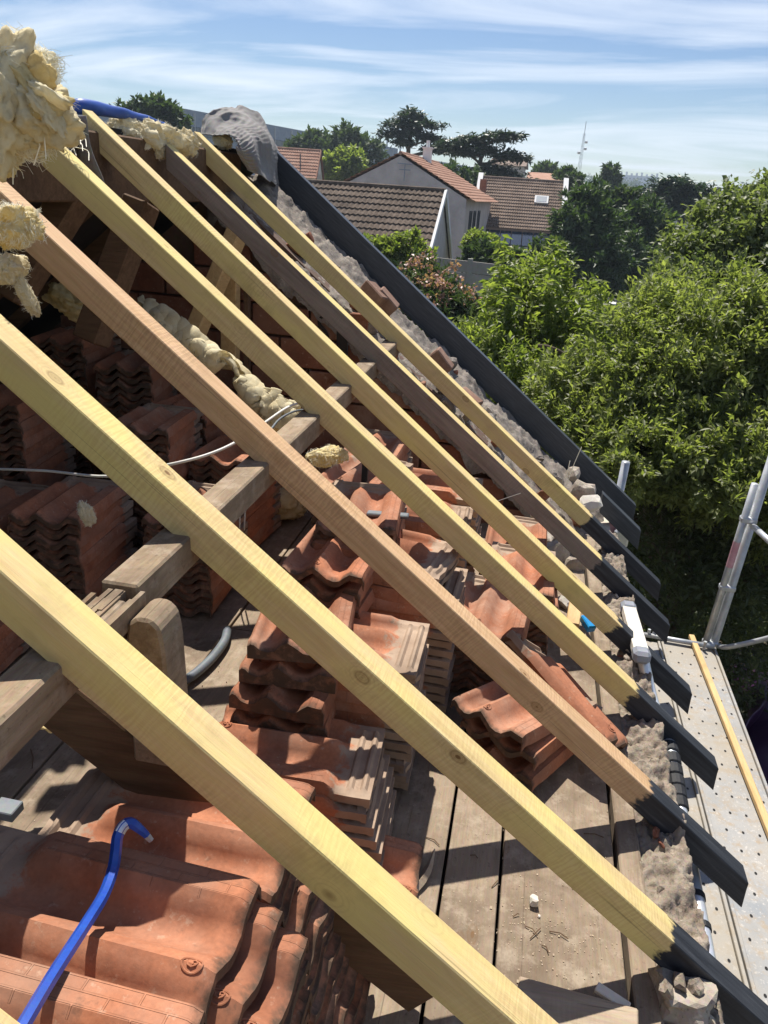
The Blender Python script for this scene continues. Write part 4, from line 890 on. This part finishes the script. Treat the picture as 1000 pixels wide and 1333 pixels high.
def tree(name, base, blobs, m, label, cat='tree', group=None, nclump=400, per=40, L=.10, Wd=.035, spread=.16, seed=1, trunk_r=.12, shell=.5, limbs=10, up=.35, bare=True, droop=0):
    rng = np.random.default_rng(seed); r = thing(name, base, label, cat, group)
    pos, nrm, dirs, cc = crown_pts(blobs, nclump, per, spread, rng, shell, up)
    if droop: dirs[:, 2] -= droop
    n = len(pos); sc = rng.uniform(.6, 1.25, n)
    link('crown', leaves_mesh('crown', pos, nrm, dirs, L*sc, Wd*sc, m), r)
    rr_ = random.Random(seed); g = G(); top = Vector(blobs[0][0]); b = Vector(base); b.z -= .2
    fork = b.lerp(top, .62)+Vector((rr_.uniform(-.1, .1), rr_.uniform(-.1, .1), 0))*trunk_r*4
    g.tube(spline([b, b.lerp(fork, .5)+Vector((rr_.uniform(-1, 1), rr_.uniform(-1, 1), 0))*trunk_r, fork], 5), [trunk_r*(1-.045*i) for i in range(11)], 8)
    for i in range(limbs):
        c = Vector(cc[rr_.randrange(len(cc))]) if i >= len(blobs) else Vector(blobs[i][0]); md = fork.lerp(c, .5)+Vector((rr_.uniform(-1, 1), rr_.uniform(-1, 1), rr_.uniform(0, 1)))*(c-fork).length*.12
        g.tube(spline([fork-Vector((0, 0, trunk_r)), md, c], 4), [trunk_r*.55*(1-.1*j) for j in range(9)], 6)
    g.build('trunk', MTRUNK, r, smooth=True); return r
def blob(px, py, y, s, sy=None, sz=None):
    return (tuple(AY(px, py, y)), (s, sy or s, sz or s))
GND = -6.5
# big broad leaved tree on the right, and a second crown behind it
B = [blob(905,480,8.0,.95,1.1,.85), blob(1040,500,8.0,1.05), blob(815,540,7.6,.50,.6,.42), blob(935,600,6.9,.66,.8,.5), blob(842,590,6.8,.42,.6,.36), blob(1040,620,7.0,.75), blob(768,575,7.2,.36,.5,.34), blob(735,510,7.8,.34,.5,.34), blob(860,500,7.4,.40,.5,.36), blob(985,440,7.8,.55,.6,.45), blob(780,500,8.2,.34,.4,.3)]
tree('broadleaf_tree', (2.0, 8.4, GND), B, ML_NEAR, 'big bushy broadleaf tree filling the right side beyond the scaffold', nclump=4200, per=40, L=.078, Wd=.027, spread=.115, seed=3, trunk_r=.16, limbs=40, shell=.42)
B = [blob(1000,330,12,1.05,1.2,.85), blob(920,345,11.6,.65,.8,.55), blob(955,300,12,.6,.8,.5), blob(885,395,11.2,.55,.7,.5), blob(1060,290,12.5,.9), blob(1010,420,11,.9), blob(860,430,10.8,.5,.6,.45), blob(1090,400,11.5,1.2), blob(940,410,11,.7)]
tree('garden_tree', (5.6, 12.2, GND), B, ML_BACK, 'paler round leaved tree rising behind the big bushy tree at the right edge', nclump=2300, per=38, L=.088, Wd=.050, spread=.15, seed=13, trunk_r=.16, limbs=16, shell=.5)
# shaded undergrowth beneath it
B = [blob(880,730,7.3,.75,.8,.75), blob(960,780,7.2,.8), blob(840,690,7.1,.42), blob(1030,740,7.2,.8), blob(900,830,7.8,.75), blob(990,880,8.0,.85), blob(1060,1000,8.0,1.0)]
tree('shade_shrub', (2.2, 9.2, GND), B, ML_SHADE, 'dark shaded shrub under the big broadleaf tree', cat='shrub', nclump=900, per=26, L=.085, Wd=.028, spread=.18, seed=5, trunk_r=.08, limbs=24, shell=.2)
# cherry with upright shoots
B = [blob(690,455,10.2,.62,.7,.75), blob(640,470,9.6,.50,.6,.5), blob(745,420,10.8,.60,.6,.5), blob(672,400,10.6,.30,.5,.45), blob(612,478,10.0,.28,.4,.28), blob(700,380,11,.40,.5,.5), blob(745,490,9.6,.45), blob(700,540,9.0,.5,.6,.4), blob(755,560,8.6,.5,.5,.4), blob(668,500,9.0,.42)]
ch = tree('cherry_tree', (.3, 10.4, GND), B, ML_CHERRY, 'light green cherry tree with upright shoots beyond the gable board', nclump=1200, per=36, L=.10, Wd=.036, spread=.15, seed=8, trunk_r=.10, limbs=16, shell=.15, up=1.0, droop=.35)
rngc = np.random.default_rng(4); P_, N_, D_ = [], [], []
rsh = random.Random(12)
for i in range(34):
    px = rsh.uniform(632, 775); py0 = rsh.uniform(410, 455); y = rsh.uniform(9.4, 11); a = AY(px, py0, y); h = rsh.uniform(.35, 1.0)*(1.0 if px < 720 else .6)
    n = int(h*130); t = rngc.random(n); pp_ = np.array(a)+np.outer(t, np.array([rsh.uniform(-.1, .1), 0, h]))+rngc.normal(size=(n, 3))*.035
    P_.append(pp_); dd_ = rngc.normal(size=(n, 3)); dd_[:, 2] = -.35+.4*rngc.normal(size=n); D_.append(dd_); N_.append(rngc.normal(size=(n, 3))*.6+np.array([0, 0, .8]))
P_ = np.concatenate(P_); N_ = np.concatenate(N_); D_ = np.concatenate(D_); sc = rngc.uniform(.6, 1.2, len(P_))
link('upright_shoots', leaves_mesh('upright_shoots', P_, N_, D_, .13*sc, .046*sc, ML_CHERRY), ch)
g = G()
for a in (((745,480),(735,462),(715,452),(700,450)),((745,480),(752,465),(765,455)),((750,640),(748,560),(745,480)),((640,560),(690,545),(740,560),(790,575))):
    g.tube(spline([AY(x, y, 8.6) for x, y in a], 5), .022, 6)
g.build('bare_branch', MTRUNK, ch, smooth=True)
# oleander
B = [blob(572,395,14,.50,.6,.40), blob(602,412,14,.36,.5,.26), blob(548,372,14.5,.36), blob(580,425,13.4,.5)]
ol = tree('oleander', (-1.5, 14.2, GND), B, ML_MID, 'oleander bush with dull pink flowers behind the gable board', cat='shrub', nclump=420, per=30, L=.15, Wd=.04, spread=.2, seed=9, trunk_r=.06, shell=.3)
pos, nrm, dirs, cc = crown_pts([blob(572,390,13.7,.54,.6,.44), blob(604,406,13.7,.38,.5,.28), blob(548,368,14.2,.38)], 150, 14, .12, np.random.default_rng(10), .85); link('blossom', leaves_mesh('blossom', pos, nrm, dirs, np.full(len(pos), .075), np.full(len(pos), .06), ML_PINK), ol)
def simple(px, py, y, s, m, label, seed, name='garden_tree', cat='tree', L=.25, nclump=260, per=26, extra=(), group='trees in the gardens behind', sz=None, shell=.4, Wr=.42, spread=None):
    B = [blob(px, py, y, s, s, sz or s*.85)]; rr_ = random.Random(seed)
    for k in range(6): B.append(blob(px+rr_.uniform(-.62, .62)*s*1005/y, py+rr_.uniform(-.42, .55)*s*1005/y, y+rr_.uniform(-.5, .5)*s, s*rr_.uniform(.34, .55)))
    for e_ in extra: B.append(blob(*e_))
    p = AY(px, py, y); gz = terrain_z(p.x, p.y)
    return tree(name, (p.x, p.y, gz), B, m, label, cat=cat, group=group, nclump=nclump, per=per, L=L, Wd=L*Wr, spread=spread or min(L*1.5, s*.16), seed=seed, trunk_r=max(.08, s*.07), shell=shell, limbs=6)
simple(510,330,21,.5,ML_CHERRY,'pale green climbing shrub in front of the brown tiled roof',31,'garden_shrub','shrub',L=.16,nclump=300,per=16,extra=((545,335,21,.4),(478,325,21,.3),(530,312,21,.25)),sz=.4)
simple(640,338,30,.7,ML_MID,'leafy green bush below the pinkish house',32,'garden_shrub','shrub',L=.26,extra=((612,338,30,.4),(668,342,30,.45)),sz=.45)
simple(715,338,32,.8,ML_MID,'rounded green bush at the right corner of the pinkish house',33,'garden_shrub','shrub',L=.24)
simple(762,312,40,1.6,ML_DARK,'dark dense tree right of the pinkish house',34,L=.34,nclump=700,sz=2.3,extra=((760,268,41,.9),(775,350,39,1.5)))
simple(830,315,44,1.6,ML_DARK,'second dark dense tree, right of the first and paler on top',35,L=.36,nclump=700,sz=1.9,extra=((815,350,42,1.6),(848,300,45,.9)))
simple(812,268,47,.95,ML_MID,'pale topped tree crown rising behind the two dark trees',36,L=.34)
simple(738,238,75,1.4,ML_DARK,'dark tree behind the right gable of the pinkish house',37,L=.4,sz=.9)
simple(600,262,62,2.1,ML_DARK,'dark green tree between the grey house and the pinkish house',38,L=.5,nclump=420,sz=2.2,extra=((582,238,64,1.2),(622,262,62,1.3)))
simple(415,202,95,2.9,ML_MID,'broad round tree in front of the long factory',39,L=.8,nclump=420,sz=2.2,extra=((450,198,95,2.4),(478,202,97,1.7),(388,205,94,1.5)))
simple(448,218,80,1.8,ML_CHERRY,'pale yellowish tree left of the grey gable house',40,L=.6,nclump=300,sz=1.4,extra=((428,220,80,1.0),))
simple(205,152,60,1.5,ML_DARK,'dark treetop showing above the ridge and blue tarpaulin',41,L=.5,nclump=300,sz=1.2,extra=((175,155,60,.8),(228,158,60,.9),(150,142,60,.35)))
simple(793,236,92,.95,ML_DARK,'slim dark cypress against the far apartment block',42,L=.5,sz=1.5,nclump=160)
simple(712,224,110,1.5,ML_DARK,'small flat topped dark tree left of the radio mast',43,L=.7,sz=1.0,nclump=160)
simple(625,318,36,.7,ML_CHERRY,'yellow green hedge tree by the small terrace',44,L=.22,sz=.4)
# cedars with flat tiers
def cedar(px, py, y, H, label, seed, tiers, lean=0):
    rng = np.random.default_rng(seed); p = AY(px, py, y); gz = terrain_z(p.x, p.y); r = thing('cedar_tree', (p.x, p.y, gz), label, 'tree', 'flat topped cedars behind the houses')
    P_ = []; g = G(); g.tube(spline([(p.x, p.y, gz-.3), (p.x+lean*.4, p.y, p.z-H*.6), (p.x+lean, p.y, p.z+H*.3)], 5), [.36-.026*i for i in range(11)], 8)
    for (ox, oz, w, th) in tiers:
        c = np.array(p)+np.array([ox, 0, oz]); n = int(620*w)
        a = rng.random(n)*2*np.pi; q = np.sqrt(rng.random(n)); wob = 1+.35*np.sin(a*3+ox)+.2*np.sin(a*7+oz)
        P_.append(c+np.stack([np.cos(a)*q*w*wob, np.sin(a)*q*w*.8*wob, (rng.normal(size=n)*.35*th+th*.5*(1-q)-q*q*.25*th+.25*th*np.sin(a*5+oz))], 1))
        g.tube(spline([(p.x+lean*.6, p.y, p.z+oz-.7), (p.x+(ox+lean)*.5, p.y, c[2]-.35), (c[0], c[1], c[2]-.05)], 4), [.13, .12, .11, .10, .09, .08, .07, .05, .03], 6)
    P_ = np.concatenate(P_); n = len(P_); D_ = rng.normal(size=(n, 3))*np.array([1, 1, .35]); Nn = np.array([0, 0, 1.])+rng.normal(size=(n, 3))*.3
    link('crown', leaves_mesh('crown', P_, Nn, D_, rng.uniform(.25, .6, n), rng.uniform(.12, .24, n), ML_CEDAR), r); g.build('trunk', MTRUNK, r, smooth=True)
cedar(533, 178, 75, 4.5, 'tall cedar with flat tiers behind the grey gable house', 51, [(0,1.7,1.1,.5),(-1.0,.9,1.3,.4),(1.2,1.0,1.5,.4),(-1.6,.1,1.1,.4),(.3,.3,1.2,.4),(1.9,-.1,1.1,.35),(3.4,-.9,1.5,.35),(-.4,-.5,.9,.3),(2.2,-.9,1.0,.3)])
cedar(622, 200, 66, 4.0, 'wide cedar with a long leaning top branch above the pinkish house', 52, [(1.4,1.2,1.2,.35),(2.3,1.35,.9,.25),(-.6,.9,1.0,.35),(-1.8,.5,1.2,.35),(.6,.3,1.1,.35),(2.6,-.1,1.3,.35),(-.9,0,.9,.3),(1.2,-1.2,1.7,.6),(2.2,-1.7,1.7,.6),(.6,-1.9,1.4,.6)], lean=.4)
cedar(892, 258, 60, 3.0, 'low spreading cedar by the white house at the right', 53, [(-.8,.9,1.2,.4),(.8,.5,1.3,.4),(-1.4,.3,1.2,.4),(.2,-.1,1.5,.5),(1.7,-.1,1.2,.4),(-.3,-.8,1.6,.6),(1.2,-.9,1.4,.6)])

# ------------------------------------------------------------------ houses behind
def wallm(n_, a, b_): return plain(n_, a, b_, 1.2, .9, .2, .01)
MW_GREY = wallm('wall_grey', (.42, .375, .35), (.56, .51, .48)); MW_CREAM = wallm('wall_cream', (.62, .57, .48), (.70, .66, .58)); MW_PINK = wallm('wall_pinkish', (.42, .28, .22), (.50, .35, .28)); MW_ORA = wallm('wall_orange', (.50, .26, .16), (.58, .32, .20)); MWHITE = wallm('white_paint', (.68, .67, .65), (.78, .77, .75)); MGLS, _t, _b = mat('window_glass'); _b.inputs['Base Color'].default_value = (.03, .04, .06, 1); _b.inputs['Roughness'].default_value = .08
MCONC = wallm('concrete_panel', (.30, .27, .23), (.38, .345, .30)); MFACT = wallm('factory_cladding', (.20, .24, .30), (.26, .30, .36)); MFACT2 = wallm('factory_pale', (.34, .36, .38), (.42, .44, .46)); MDGREY = wallm('dark_grey_wall', (.07, .075, .085), (.11, .115, .125))
def rooftile(n_, a, b_, c_):
    m, t, b = mat(n_); v = coord(t, False); n1 = noise_n(t, v, 1.3, 5); n2 = noise_n(t, v, 9, 3, .7)
    c = ramp(t, mixn(t, .55, n1.outputs['Fac'], n2.outputs['Fac']).outputs[2], [(.36, a), (.5, b_), (.64, c_)]); lk(t, c.outputs[0], b.inputs['Base Color']); b.inputs['Roughness'].default_value = .88; b.inputs['Specular IOR Level'].default_value = .15; return m
MRB = rooftile('roof_brown', (.065, .047, .036), (.11, .082, .062), (.17, .13, .10)); MRO = rooftile('roof_orange', (.27, .145, .100), (.36, .205, .145), (.44, .285, .21)); MRM = rooftile('roof_mixed', (.125, .092, .072), (.20, .148, .115), (.29, .215, .17))
def tile_roof(name, a, b, c, d, rows, cols, m, parent, hgt=.05, step=.05):
    """a-b ridge, d-c eave; stepped courses with ribs, real relief"""
    a, b, c, d = (Vector(p) for p in (a, b, c, d)); nn = (b-a).cross(d-a).normalized(); nn = -nn if nn.z < 0 else nn
    g = G(); nv = cols*4
    for i in range(rows):
        for e_ in (0, 1):
            t = (i+e_*.999)/rows
            for j in range(nv+1):
                u = j/nv; p = a.lerp(b, u).lerp(d.lerp(c, u), t); k = (.5+.5*math.cos(2*math.pi*j/4)); g.v.append(tuple(p+nn*(hgt*k+step*e_)))
    w = nv+1; R_n = rows*2
    g.f = [(i*w+j, i*w+j+1, (i+1)*w+j+1, (i+1)*w+j) for i in range(R_n-1) for j in range(nv)]; g.m = [0]*len(g.f)
    b0 = len(g.v)
    return g.build(name, m, parent)
def gable_house(label, C, yaw, Wd, Ln, zg, ze, zr, wallmat, roofmat, rows, cols, over=.3, verge=None, name='house', gable_over=.12):
    """C: ground centre (x,y); ridge along local X (length Ln), gables at +-X, slopes face +-Y (width Wd)"""
    r = thing(name, (C[0], C[1], zg), label, 'house', 'houses in the gardens behind'); ca, sa = math.cos(yaw), math.sin(yaw)
    def W_(x, y, z): return Vector((C[0]+x*ca-y*sa, C[1]+x*sa+y*ca, z))
    h = Ln/2; w = Wd/2; g = G(); g.prism([W_(-h, -w, zg-1), W_(-h, w, zg-1), W_(-h, w, ze), W_(-h, 0, zr), W_(-h, -w, ze)], W_(h, 0, 0)-W_(-h, 0, 0)); g.build('wall', wallmat, r)
    sl = (zr-ze)/w; o_ = over; go = h+gable_over; up_ = .10
    rf = None
    for s_ in (-1, 1):
        rf = tile_roof('roof', W_(-go, 0, zr+up_), W_(go, 0, zr+up_), W_(go, s_*(w+o_), ze-sl*o_+up_), W_(-go, s_*(w+o_), ze-sl*o_+up_), rows, cols, roofmat, r)
    g = G(); g.tube([W_(-go, 0, zr+up_+.03), W_(go, 0, zr+up_+.03)], .10, 8); g.build('ridge_tiles', roofmat, r)
    if verge:
        for s_ in (-1, 1):
            for hx in (-go, go): g = G(); g.bar(W_(hx, 0, zr+up_-.02), W_(hx, s_*(w+o_), ze-sl*o_+up_-.02), .10, .24); g.build('verge_board', verge, r)
    return r, W_
def window(W_, r, x, z, w, h, face_y, frame=MWHITE, axis='y', sgn=-1):
    """window on a face: axis 'y' -> on the slope-side wall at local y=face_y, else on a gable at x=face_y"""
    g = G(); q = G(); e = .06*sgn
    if axis == 'y':
        P = lambda a, b_, d_: W_(x+a, face_y+d_*sgn, z+b_)
    else: P = lambda a, b_, d_: W_(face_y+d_*sgn, x+a, z+b_)
    def bx(G_, a0, a1, b0, b1, d0, d1): 
        v = [P(a, b_, d_) for a in (a0, a1) for b_ in (b0, b1) for d_ in (d0, d1)]; G_.add(v, [(0,1,3,2),(4,6,7,5),(0,4,5,1),(2,3,7,6),(0,2,6,4),(1,5,7,3)])
    t_ = .07
    for a0, a1, b0, b1 in ((-w/2-t_, -w/2, -h/2-t_, h/2+t_), (w/2, w/2+t_, -h/2-t_, h/2+t_), (-w/2, w/2, h/2, h/2+t_), (-w/2, w/2, -h/2-t_, -h/2), (-.03, .03, -h/2, h/2)): bx(g, a0, a1, b0, b1, -.02, .06)
    fr = g.build('window', frame, r); bx(q, -w/2, w/2, -h/2, h/2, -.02, .02); q.build('pane', MGLS, fr)
# brown roof close by (right gable with white verge)
c2 = AY(500, 262, 32); z_r = -.05
hb, Wb = gable_house('near house with a brown tiled roof and white verge behind the gable board', (-8.6, 33.2), rad(0), 9.6, 9.0, GND, -3.05, .02, MW_GREY, MRB, 15, 44, verge=MWHITE)
# grey gable house
hg, Wg = gable_house('grey rendered gable house with an orange roof edge and white chimney', (-7.55, 49.5), rad(87), 7.4, 11.0, GND, -.15, 1.75, MW_GREY, MRO, 14, 40, over=.45, gable_over=.08)
for k, (ly) in enumerate((-3.6, -2.0, -.2)):
    window(Wg, hg, ly+.1, -2.0, .7, 2.4, -3.70, frame=MDGREY, axis='y', sgn=-1)
q = AY(557, 195, 50); g = G(); g.box((q.x-.24, q.y-.25, q.z-2.2), (q.x+.24, q.y+.25, q.z+.05)); ch_ = g.build('chimney', MWHITE, hg); g = G(); g.box((q.x-.30, q.y-.3, q.z+.05), (q.x+.30, q.y+.3, q.z+.14)); g.tube([(q.x, q.y, q.z+.14), (q.x, q.y, q.z+.5)], .11, 8); g.build('chimney_pot', MWHITE, ch_)
g = G(); q = AY(527, 221, 43.75); g.tube([(q.x, q.y, q.z-.55), (q.x, q.y, q.z+.30)], .022, 6); g.bar((q.x-.4, q.y, q.z+.3), (q.x+.4, q.y, q.z+.27), .03, .04); g.bar((q.x-.3, q.y, q.z+.0), (q.x+.3, q.y, q.z), .03, .04); g.build('wall_anchor', MFACT, hg)
# pinkish house
hp, Wp = gable_house('pinkish house with a mottled tiled roof between two white parapet gables', (-1.75, 57.5), rad(2), 7.4, 5.4, GND, -1.75, 1.15, MW_PINK, MRM, 16, 36, over=.15, gable_over=0)
for hx in (-2.85, 2.85):
    g = G(); g.prism([Wp(hx-.16, -4.0, -2.2), Wp(hx-.16, 4.0, -2.2), Wp(hx-.16, 4.0, -1.6), Wp(hx-.16, 0, 1.55), Wp(hx-.16, -4.0, -1.6)], Wp(.32, 0, 0)-Wp(0, 0, 0)); g.build('parapet', MWHITE, hp)
g = G(); q = Wp(-2.55, -1.9, -.1); g.box((q.x-.2, q.y-.4, q.z-1.0), (q.x+.2, q.y+.4, q.z+1.2)); g.build('chimney', MBR, hp)
q0 = Wp(1.35, -1.55, .02); g = G(); R = Matrix.Translation(q0)@Matrix.Rotation(math.atan(2.9/3.7), 4, 'X'); g.box((-.45, -.35, -.02), (.45, .35, .16), R); sk = g.build('skylight', MWHITE, hp); g = G(); g.box((-.34, -.26, .15), (.34, .26, .175), R); g.build('pane', MFACT2, sk)
g = G(); g.box((Wp(-2.4, -5.4, 0).x, Wp(0, -5.4, 0).y, -3.0), (Wp(2.5, 0, 0).x, Wp(0, -3.75, 0).y, -2.75)); g.build('conservatory_sill', MWHITE, hp)
for k in range(7):
    g = G(); x0 = -2.45+k*.70; g.prism([Wp(x0+.03, -3.76, -1.95), Wp(x0+.67, -3.76, -1.95), Wp(x0+.67, -5.3, -2.70), Wp(x0+.03, -5.3, -2.70)], (0, 0, .06)); g.build('roof_pane', MGLS, hp)
g = G(); g.box((-5.0, 52.5, GND), (-3.9, 55.5, -1.9)); te = g.build('terrace_block', MW_ORA, None, label='orange terrace block with red railings beside the pinkish house', cat='terrace')
for k in range(7):
    g = G(); g.box((-4.95+k*.17, 52.55, -1.9), (-4.85+k*.17, 52.65, -1.1)); g.build('railing_post', MBR, te)
# small cream house at the left
hc, Wc = gable_house('small cream house with an orange roof at the left of the gardens', (-22.6, 72), rad(8), 4.6, 5.0, GND, .75, 2.75, MW_CREAM, MRO, 9, 24, over=.35, verge=MBR)
for k in range(3): window(Wc, hc, -1.2+k*1.0, .4, .45, 1.1, 2.5, frame=MW_CREAM, axis='x', sgn=1)
g = G(); g.tube([AY(391, 222, 70), AY(391, 200, 70)], .05, 6); g.build('drain_pipe', MDGREY, hc)
# garden walls
def panel_wall(name, A, B, zt, zb, label, seg=2.0, rows=4):
    A = Vector((A.x, A.y, 0)); B = Vector((B.x, B.y, 0)); r = thing(name, (A.x, A.y, GND), label, 'wall'); n_ = max(1, int((B-A).length/seg)); hh_ = (zt-zb)/rows
    for k in range(n_+1):
        p = A.lerp(B, k/n_); g = G(); g.box((p.x-.07, p.y-.07, GND), (p.x+.07, p.y+.07, zt+.06)); g.build('post', MCONC, r)
    for k in range(n_):
        p, q = A.lerp(B, k/n_), A.lerp(B, (k+1)/n_)
        for j in range(rows): g = G(); z0 = zb+j*hh_; g.bar((p.x, p.y, z0+hh_/2), (q.x, q.y, z0+hh_/2), .07, hh_-.02); g.build('panel', MCONC, r)
panel_wall('garden_wall', AY(560,336,23.5), AY(668,346,22.5), -1.68, -3.7, 'beige concrete panel garden wall behind the oleander', 1.25, 6)
panel_wall('garden_wall', AY(750,378,29), AY(830,388,27), -2.85, -4.6, 'low concrete garden wall in the shade under the dark trees', 1.5, 4)
for i, (px, py, y) in enumerate([(768,405,24),(790,402,25),(742,412,24),(770,420,22),(680,405,24),(690,455,18)]):
    q = AY(px, py, y); g = G(); g.box((q.x-.22, q.y-.2, q.z-.9), (q.x+.22, q.y+.2, q.z+.15)); g.box((q.x-.26, q.y-.24, q.z+.155), (q.x+.26, q.y+.24, q.z+.2)); g.build('garden_box', MWHITE, label='white garden furniture glimpsed through the cherry leaves, %s' % ['under the dark wall', 'right of the low wall', 'left under the low wall', 'lowest of the right group', 'near the oleander', 'behind the bare branch'][i], cat='furniture', bevel=.01)
# long factory
fac = thing('factory', (-45, 150, terrain_z(-45, 150)), 'long blue grey factory hall behind the trees at the left', 'factory')
FA, FB = AY(238, 141, 118), AY(705, 236, 330)
for i, (t0, t1, dz) in enumerate(((0, .36, 0), (.362, .62, -.6), (.622, 1, -1.6))):
    p, q = FA.lerp(FB, t0), FA.lerp(FB, t1); g = G(); dirv = (q-p).normalized(); nrm = Vector((-dirv.y, dirv.x, 0)).normalized()
    zt = FA.z+dz*2; v = []; 
    if nrm.y < 0: nrm = -nrm
    g.prism([Vector((p.x, p.y, -8)), Vector((q.x, q.y, -8)), Vector((q.x, q.y, zt)), Vector((p.x, p.y, zt))], nrm*40); g.build('hall', MFACT, fac)
    g = G(); g.prism([Vector((p.x, p.y, zt-3.4))-nrm*.2, Vector((q.x, q.y, zt-3.4))-nrm*.2, Vector((q.x, q.y, zt-2.2))-nrm*.2, Vector((p.x, p.y, zt-2.2))-nrm*.2], nrm*.15); g.build('window_band', MGLS, fac)
    for k in range(14):
        s_ = p.lerp(q, (k+.5)/14); g = G(); g.box((s_.x-.15, s_.y-.4, -7), (s_.x+.15, s_.y-.1, zt-.3)); g.build('cladding_rib', MFACT2, fac)
for i in range(5):
    s_ = FA.lerp(FB, .22+i*.035); g = G(); g.tube([(s_.x, s_.y+3, FA.z-1), (s_.x, s_.y+3, FA.z+1.6)], .2, 6); g.build('roof_vent', MFACT2, fac)
# radio mast
ms = thing('radio_mast', (5.1, 160, terrain_z(5, 160)), 'thin lattice radio mast rising on the skyline', 'mast'); zt = AY(763, 158, 160).z; zb_ = terrain_z(5, 160)
g = G(); bx = 5.13
for ox, oy in ((-.55, -.3), (.55, -.3), (0, .55)): g.tube([(bx+ox, 160+oy, zb_), (bx+ox*.25, 160+oy*.25, zt-2.0)], .032, 5)
for k in range(26):
    t = k/26; t2 = (k+1)/26; f_ = lambda u: 1-.75*u; s_ = 1 if k % 2 else -1; z0 = zb_+(zt-2-zb_)*t; z1 = zb_+(zt-2-zb_)*t2
    g.tube([(bx-s_*.55*f_(t), 159.7, z0), (bx+s_*.55*f_(t2), 159.7, z1)], .014, 4); g.tube([(bx-.55*f_(t), 159.7, z0), (bx+.55*f_(t), 159.7, z0)], .014, 4)
g.tube([(bx, 160, zt-2.4), (bx, 160, zt)], .05, 5); g.build('lattice', MFACT2, ms)
for z_, s_ in ((zt-4.5, 1), (zt-5.2, -1), (zt-3.4, 1)):
    g = G(); g.tube([(bx+s_*.3, 159.6, z_), (bx+s_*.75, 159.5, z_)], .22, 8); g.build('antenna', MWHITE, ms)
# far apartment block and warehouse
ap = thing('apartment_block', (67, 700, 15), 'pale blue grey apartment block on the far skyline', 'apartment block'); A = AY(799, 225, 700); B = AY(859, 227, 700); zt = A.z-1
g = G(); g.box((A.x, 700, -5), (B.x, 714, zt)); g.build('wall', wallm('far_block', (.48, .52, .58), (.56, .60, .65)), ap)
wm = G(); wm.box((0, 0, 0), (1.7, .3, 1.3)); wme = wm.mesh('window', [MFACT])
for j in range(4):
    for i in range(12):
        o = link('window', wme, ap); o.matrix_parent_inverse = Matrix.Identity(4); o.location = Vector((A.x+1.2+i*(B.x-A.x-3)/11.5, 699.8, zt-3-j*3.0))-ap.location
for i in range(9):
    g = G(); x = A.x+2+i*(B.x-A.x-4)/8; g.box((x, 704, zt), (x+1.4, 707, zt+1.6+(i % 3)*.5)); g.build('roof_stack', MFACT2, ap)
def shed(px0, px1, pyt, y, hgt, wm_, rm_, label, ridge_h=1.2, name='warehouse'):
    A = AY(px0, pyt, y); B = AY(px1, pyt, y); r = thing(name, ((A.x+B.x)/2, y, A.z-hgt), label, 'warehouse'); g = G(); d = 12
    g.box((A.x, y, A.z-hgt-6), (B.x, y+d, A.z)); g.build('wall', wm_, r)
    g = G(); g.prism([(A.x-.4, y-.5, A.z), (A.x-.4, y+d+.5, A.z), (A.x-.4, y+d/2, A.z+ridge_h)], (B.x-A.x+.8, 0, 0)); g.build('roof', rm_, r); return r
shed(865, 935, 243, 260, 5, MFACT2, MFACT2, 'low grey warehouse on the skyline at the right', 1.6)
shed(640, 682, 214, 120, 5, MW_GREY, MRM, 'grey shed with a low brown roof behind the wide cedar', 1.1)
shed(655, 760, 232, 95, 4, MW_CREAM, MW_CREAM, 'long pale wall of a yard building behind the pinkish house', .2, 'yard_building')
shed(690, 722, 236, 72, 4, MW_ORA, MRO, 'small orange roofed building just behind the pinkish house', .9, 'outbuilding')
shed(800, 868, 250, 130, 5, MW_CREAM, MW_GREY, 'pale flat building below the apartment block', .2, 'yard_building')
hw, Ww = gable_house('small white house between the low cedar and the big tree', (12.6, 70), rad(70), 5.5, 8, terrain_z(12, 70), -.9, 1.0, MWHITE, MRM, 8, 20, over=.3)
# far woods on the slopes
def woods(name, n, seed, x0, x1, y0, y1, m, h=(2.5, 5)):
    rng = np.random.default_rng(seed); P_ = []
    for i in range(n):
        x = rng.uniform(x0, x1); y = rng.uniform(y0, y1); z = terrain_z(x, y); s = rng.uniform(*h); k = 150
        u = rng.normal(size=(k, 3)); u /= np.linalg.norm(u, axis=1, keepdims=True); P_.append(np.array([x, y, z+s*.8])+u*np.array([s*.9, s*.9, s])*(.6+.4*rng.random((k, 1))))
    P_ = np.concatenate(P_); k = len(P_); o = link(name, leaves_mesh(name, P_, np.array([0, 0, 1.])+rng.normal(size=(k, 3))*.5, rng.normal(size=(k, 3)), rng.uniform(.8, 1.8, k), rng.uniform(.6, 1.1, k), m)); o['kind'] = 'stuff'
woods('far_woods', 220, 71, -160, 320, 300, 640, ML_DARK)
woods('mid_woods', 90, 72, -10, 90, 100, 240, ML_MID, (2, 3.6))
woods('near_undergrowth', 130, 73, -8, 18, 11, 34, ML_DARK, (.7, 1.5))
hz = G(); hz.box((-815, -815, -9), (815, 815, 34));
mh = bpy.data.materials.new('thin_air'); mh.use_nodes = True; t = mh.node_tree; t.nodes.clear(); pv = N(t, 'ShaderNodeVolumePrincipled'); pv.inputs['Color'].default_value = (.74, .86, 1, 1); pv.inputs['Density'].default_value = .00055; pv.inputs['Anisotropy'].default_value = .2
om = N(t, 'ShaderNodeOutputMaterial'); lk(t, pv.outputs[0], om.inputs['Volume']); hz.build('haze', mh, kind='stuff')
print('tiles', NT[0], 'objects', len(bpy.data.objects))
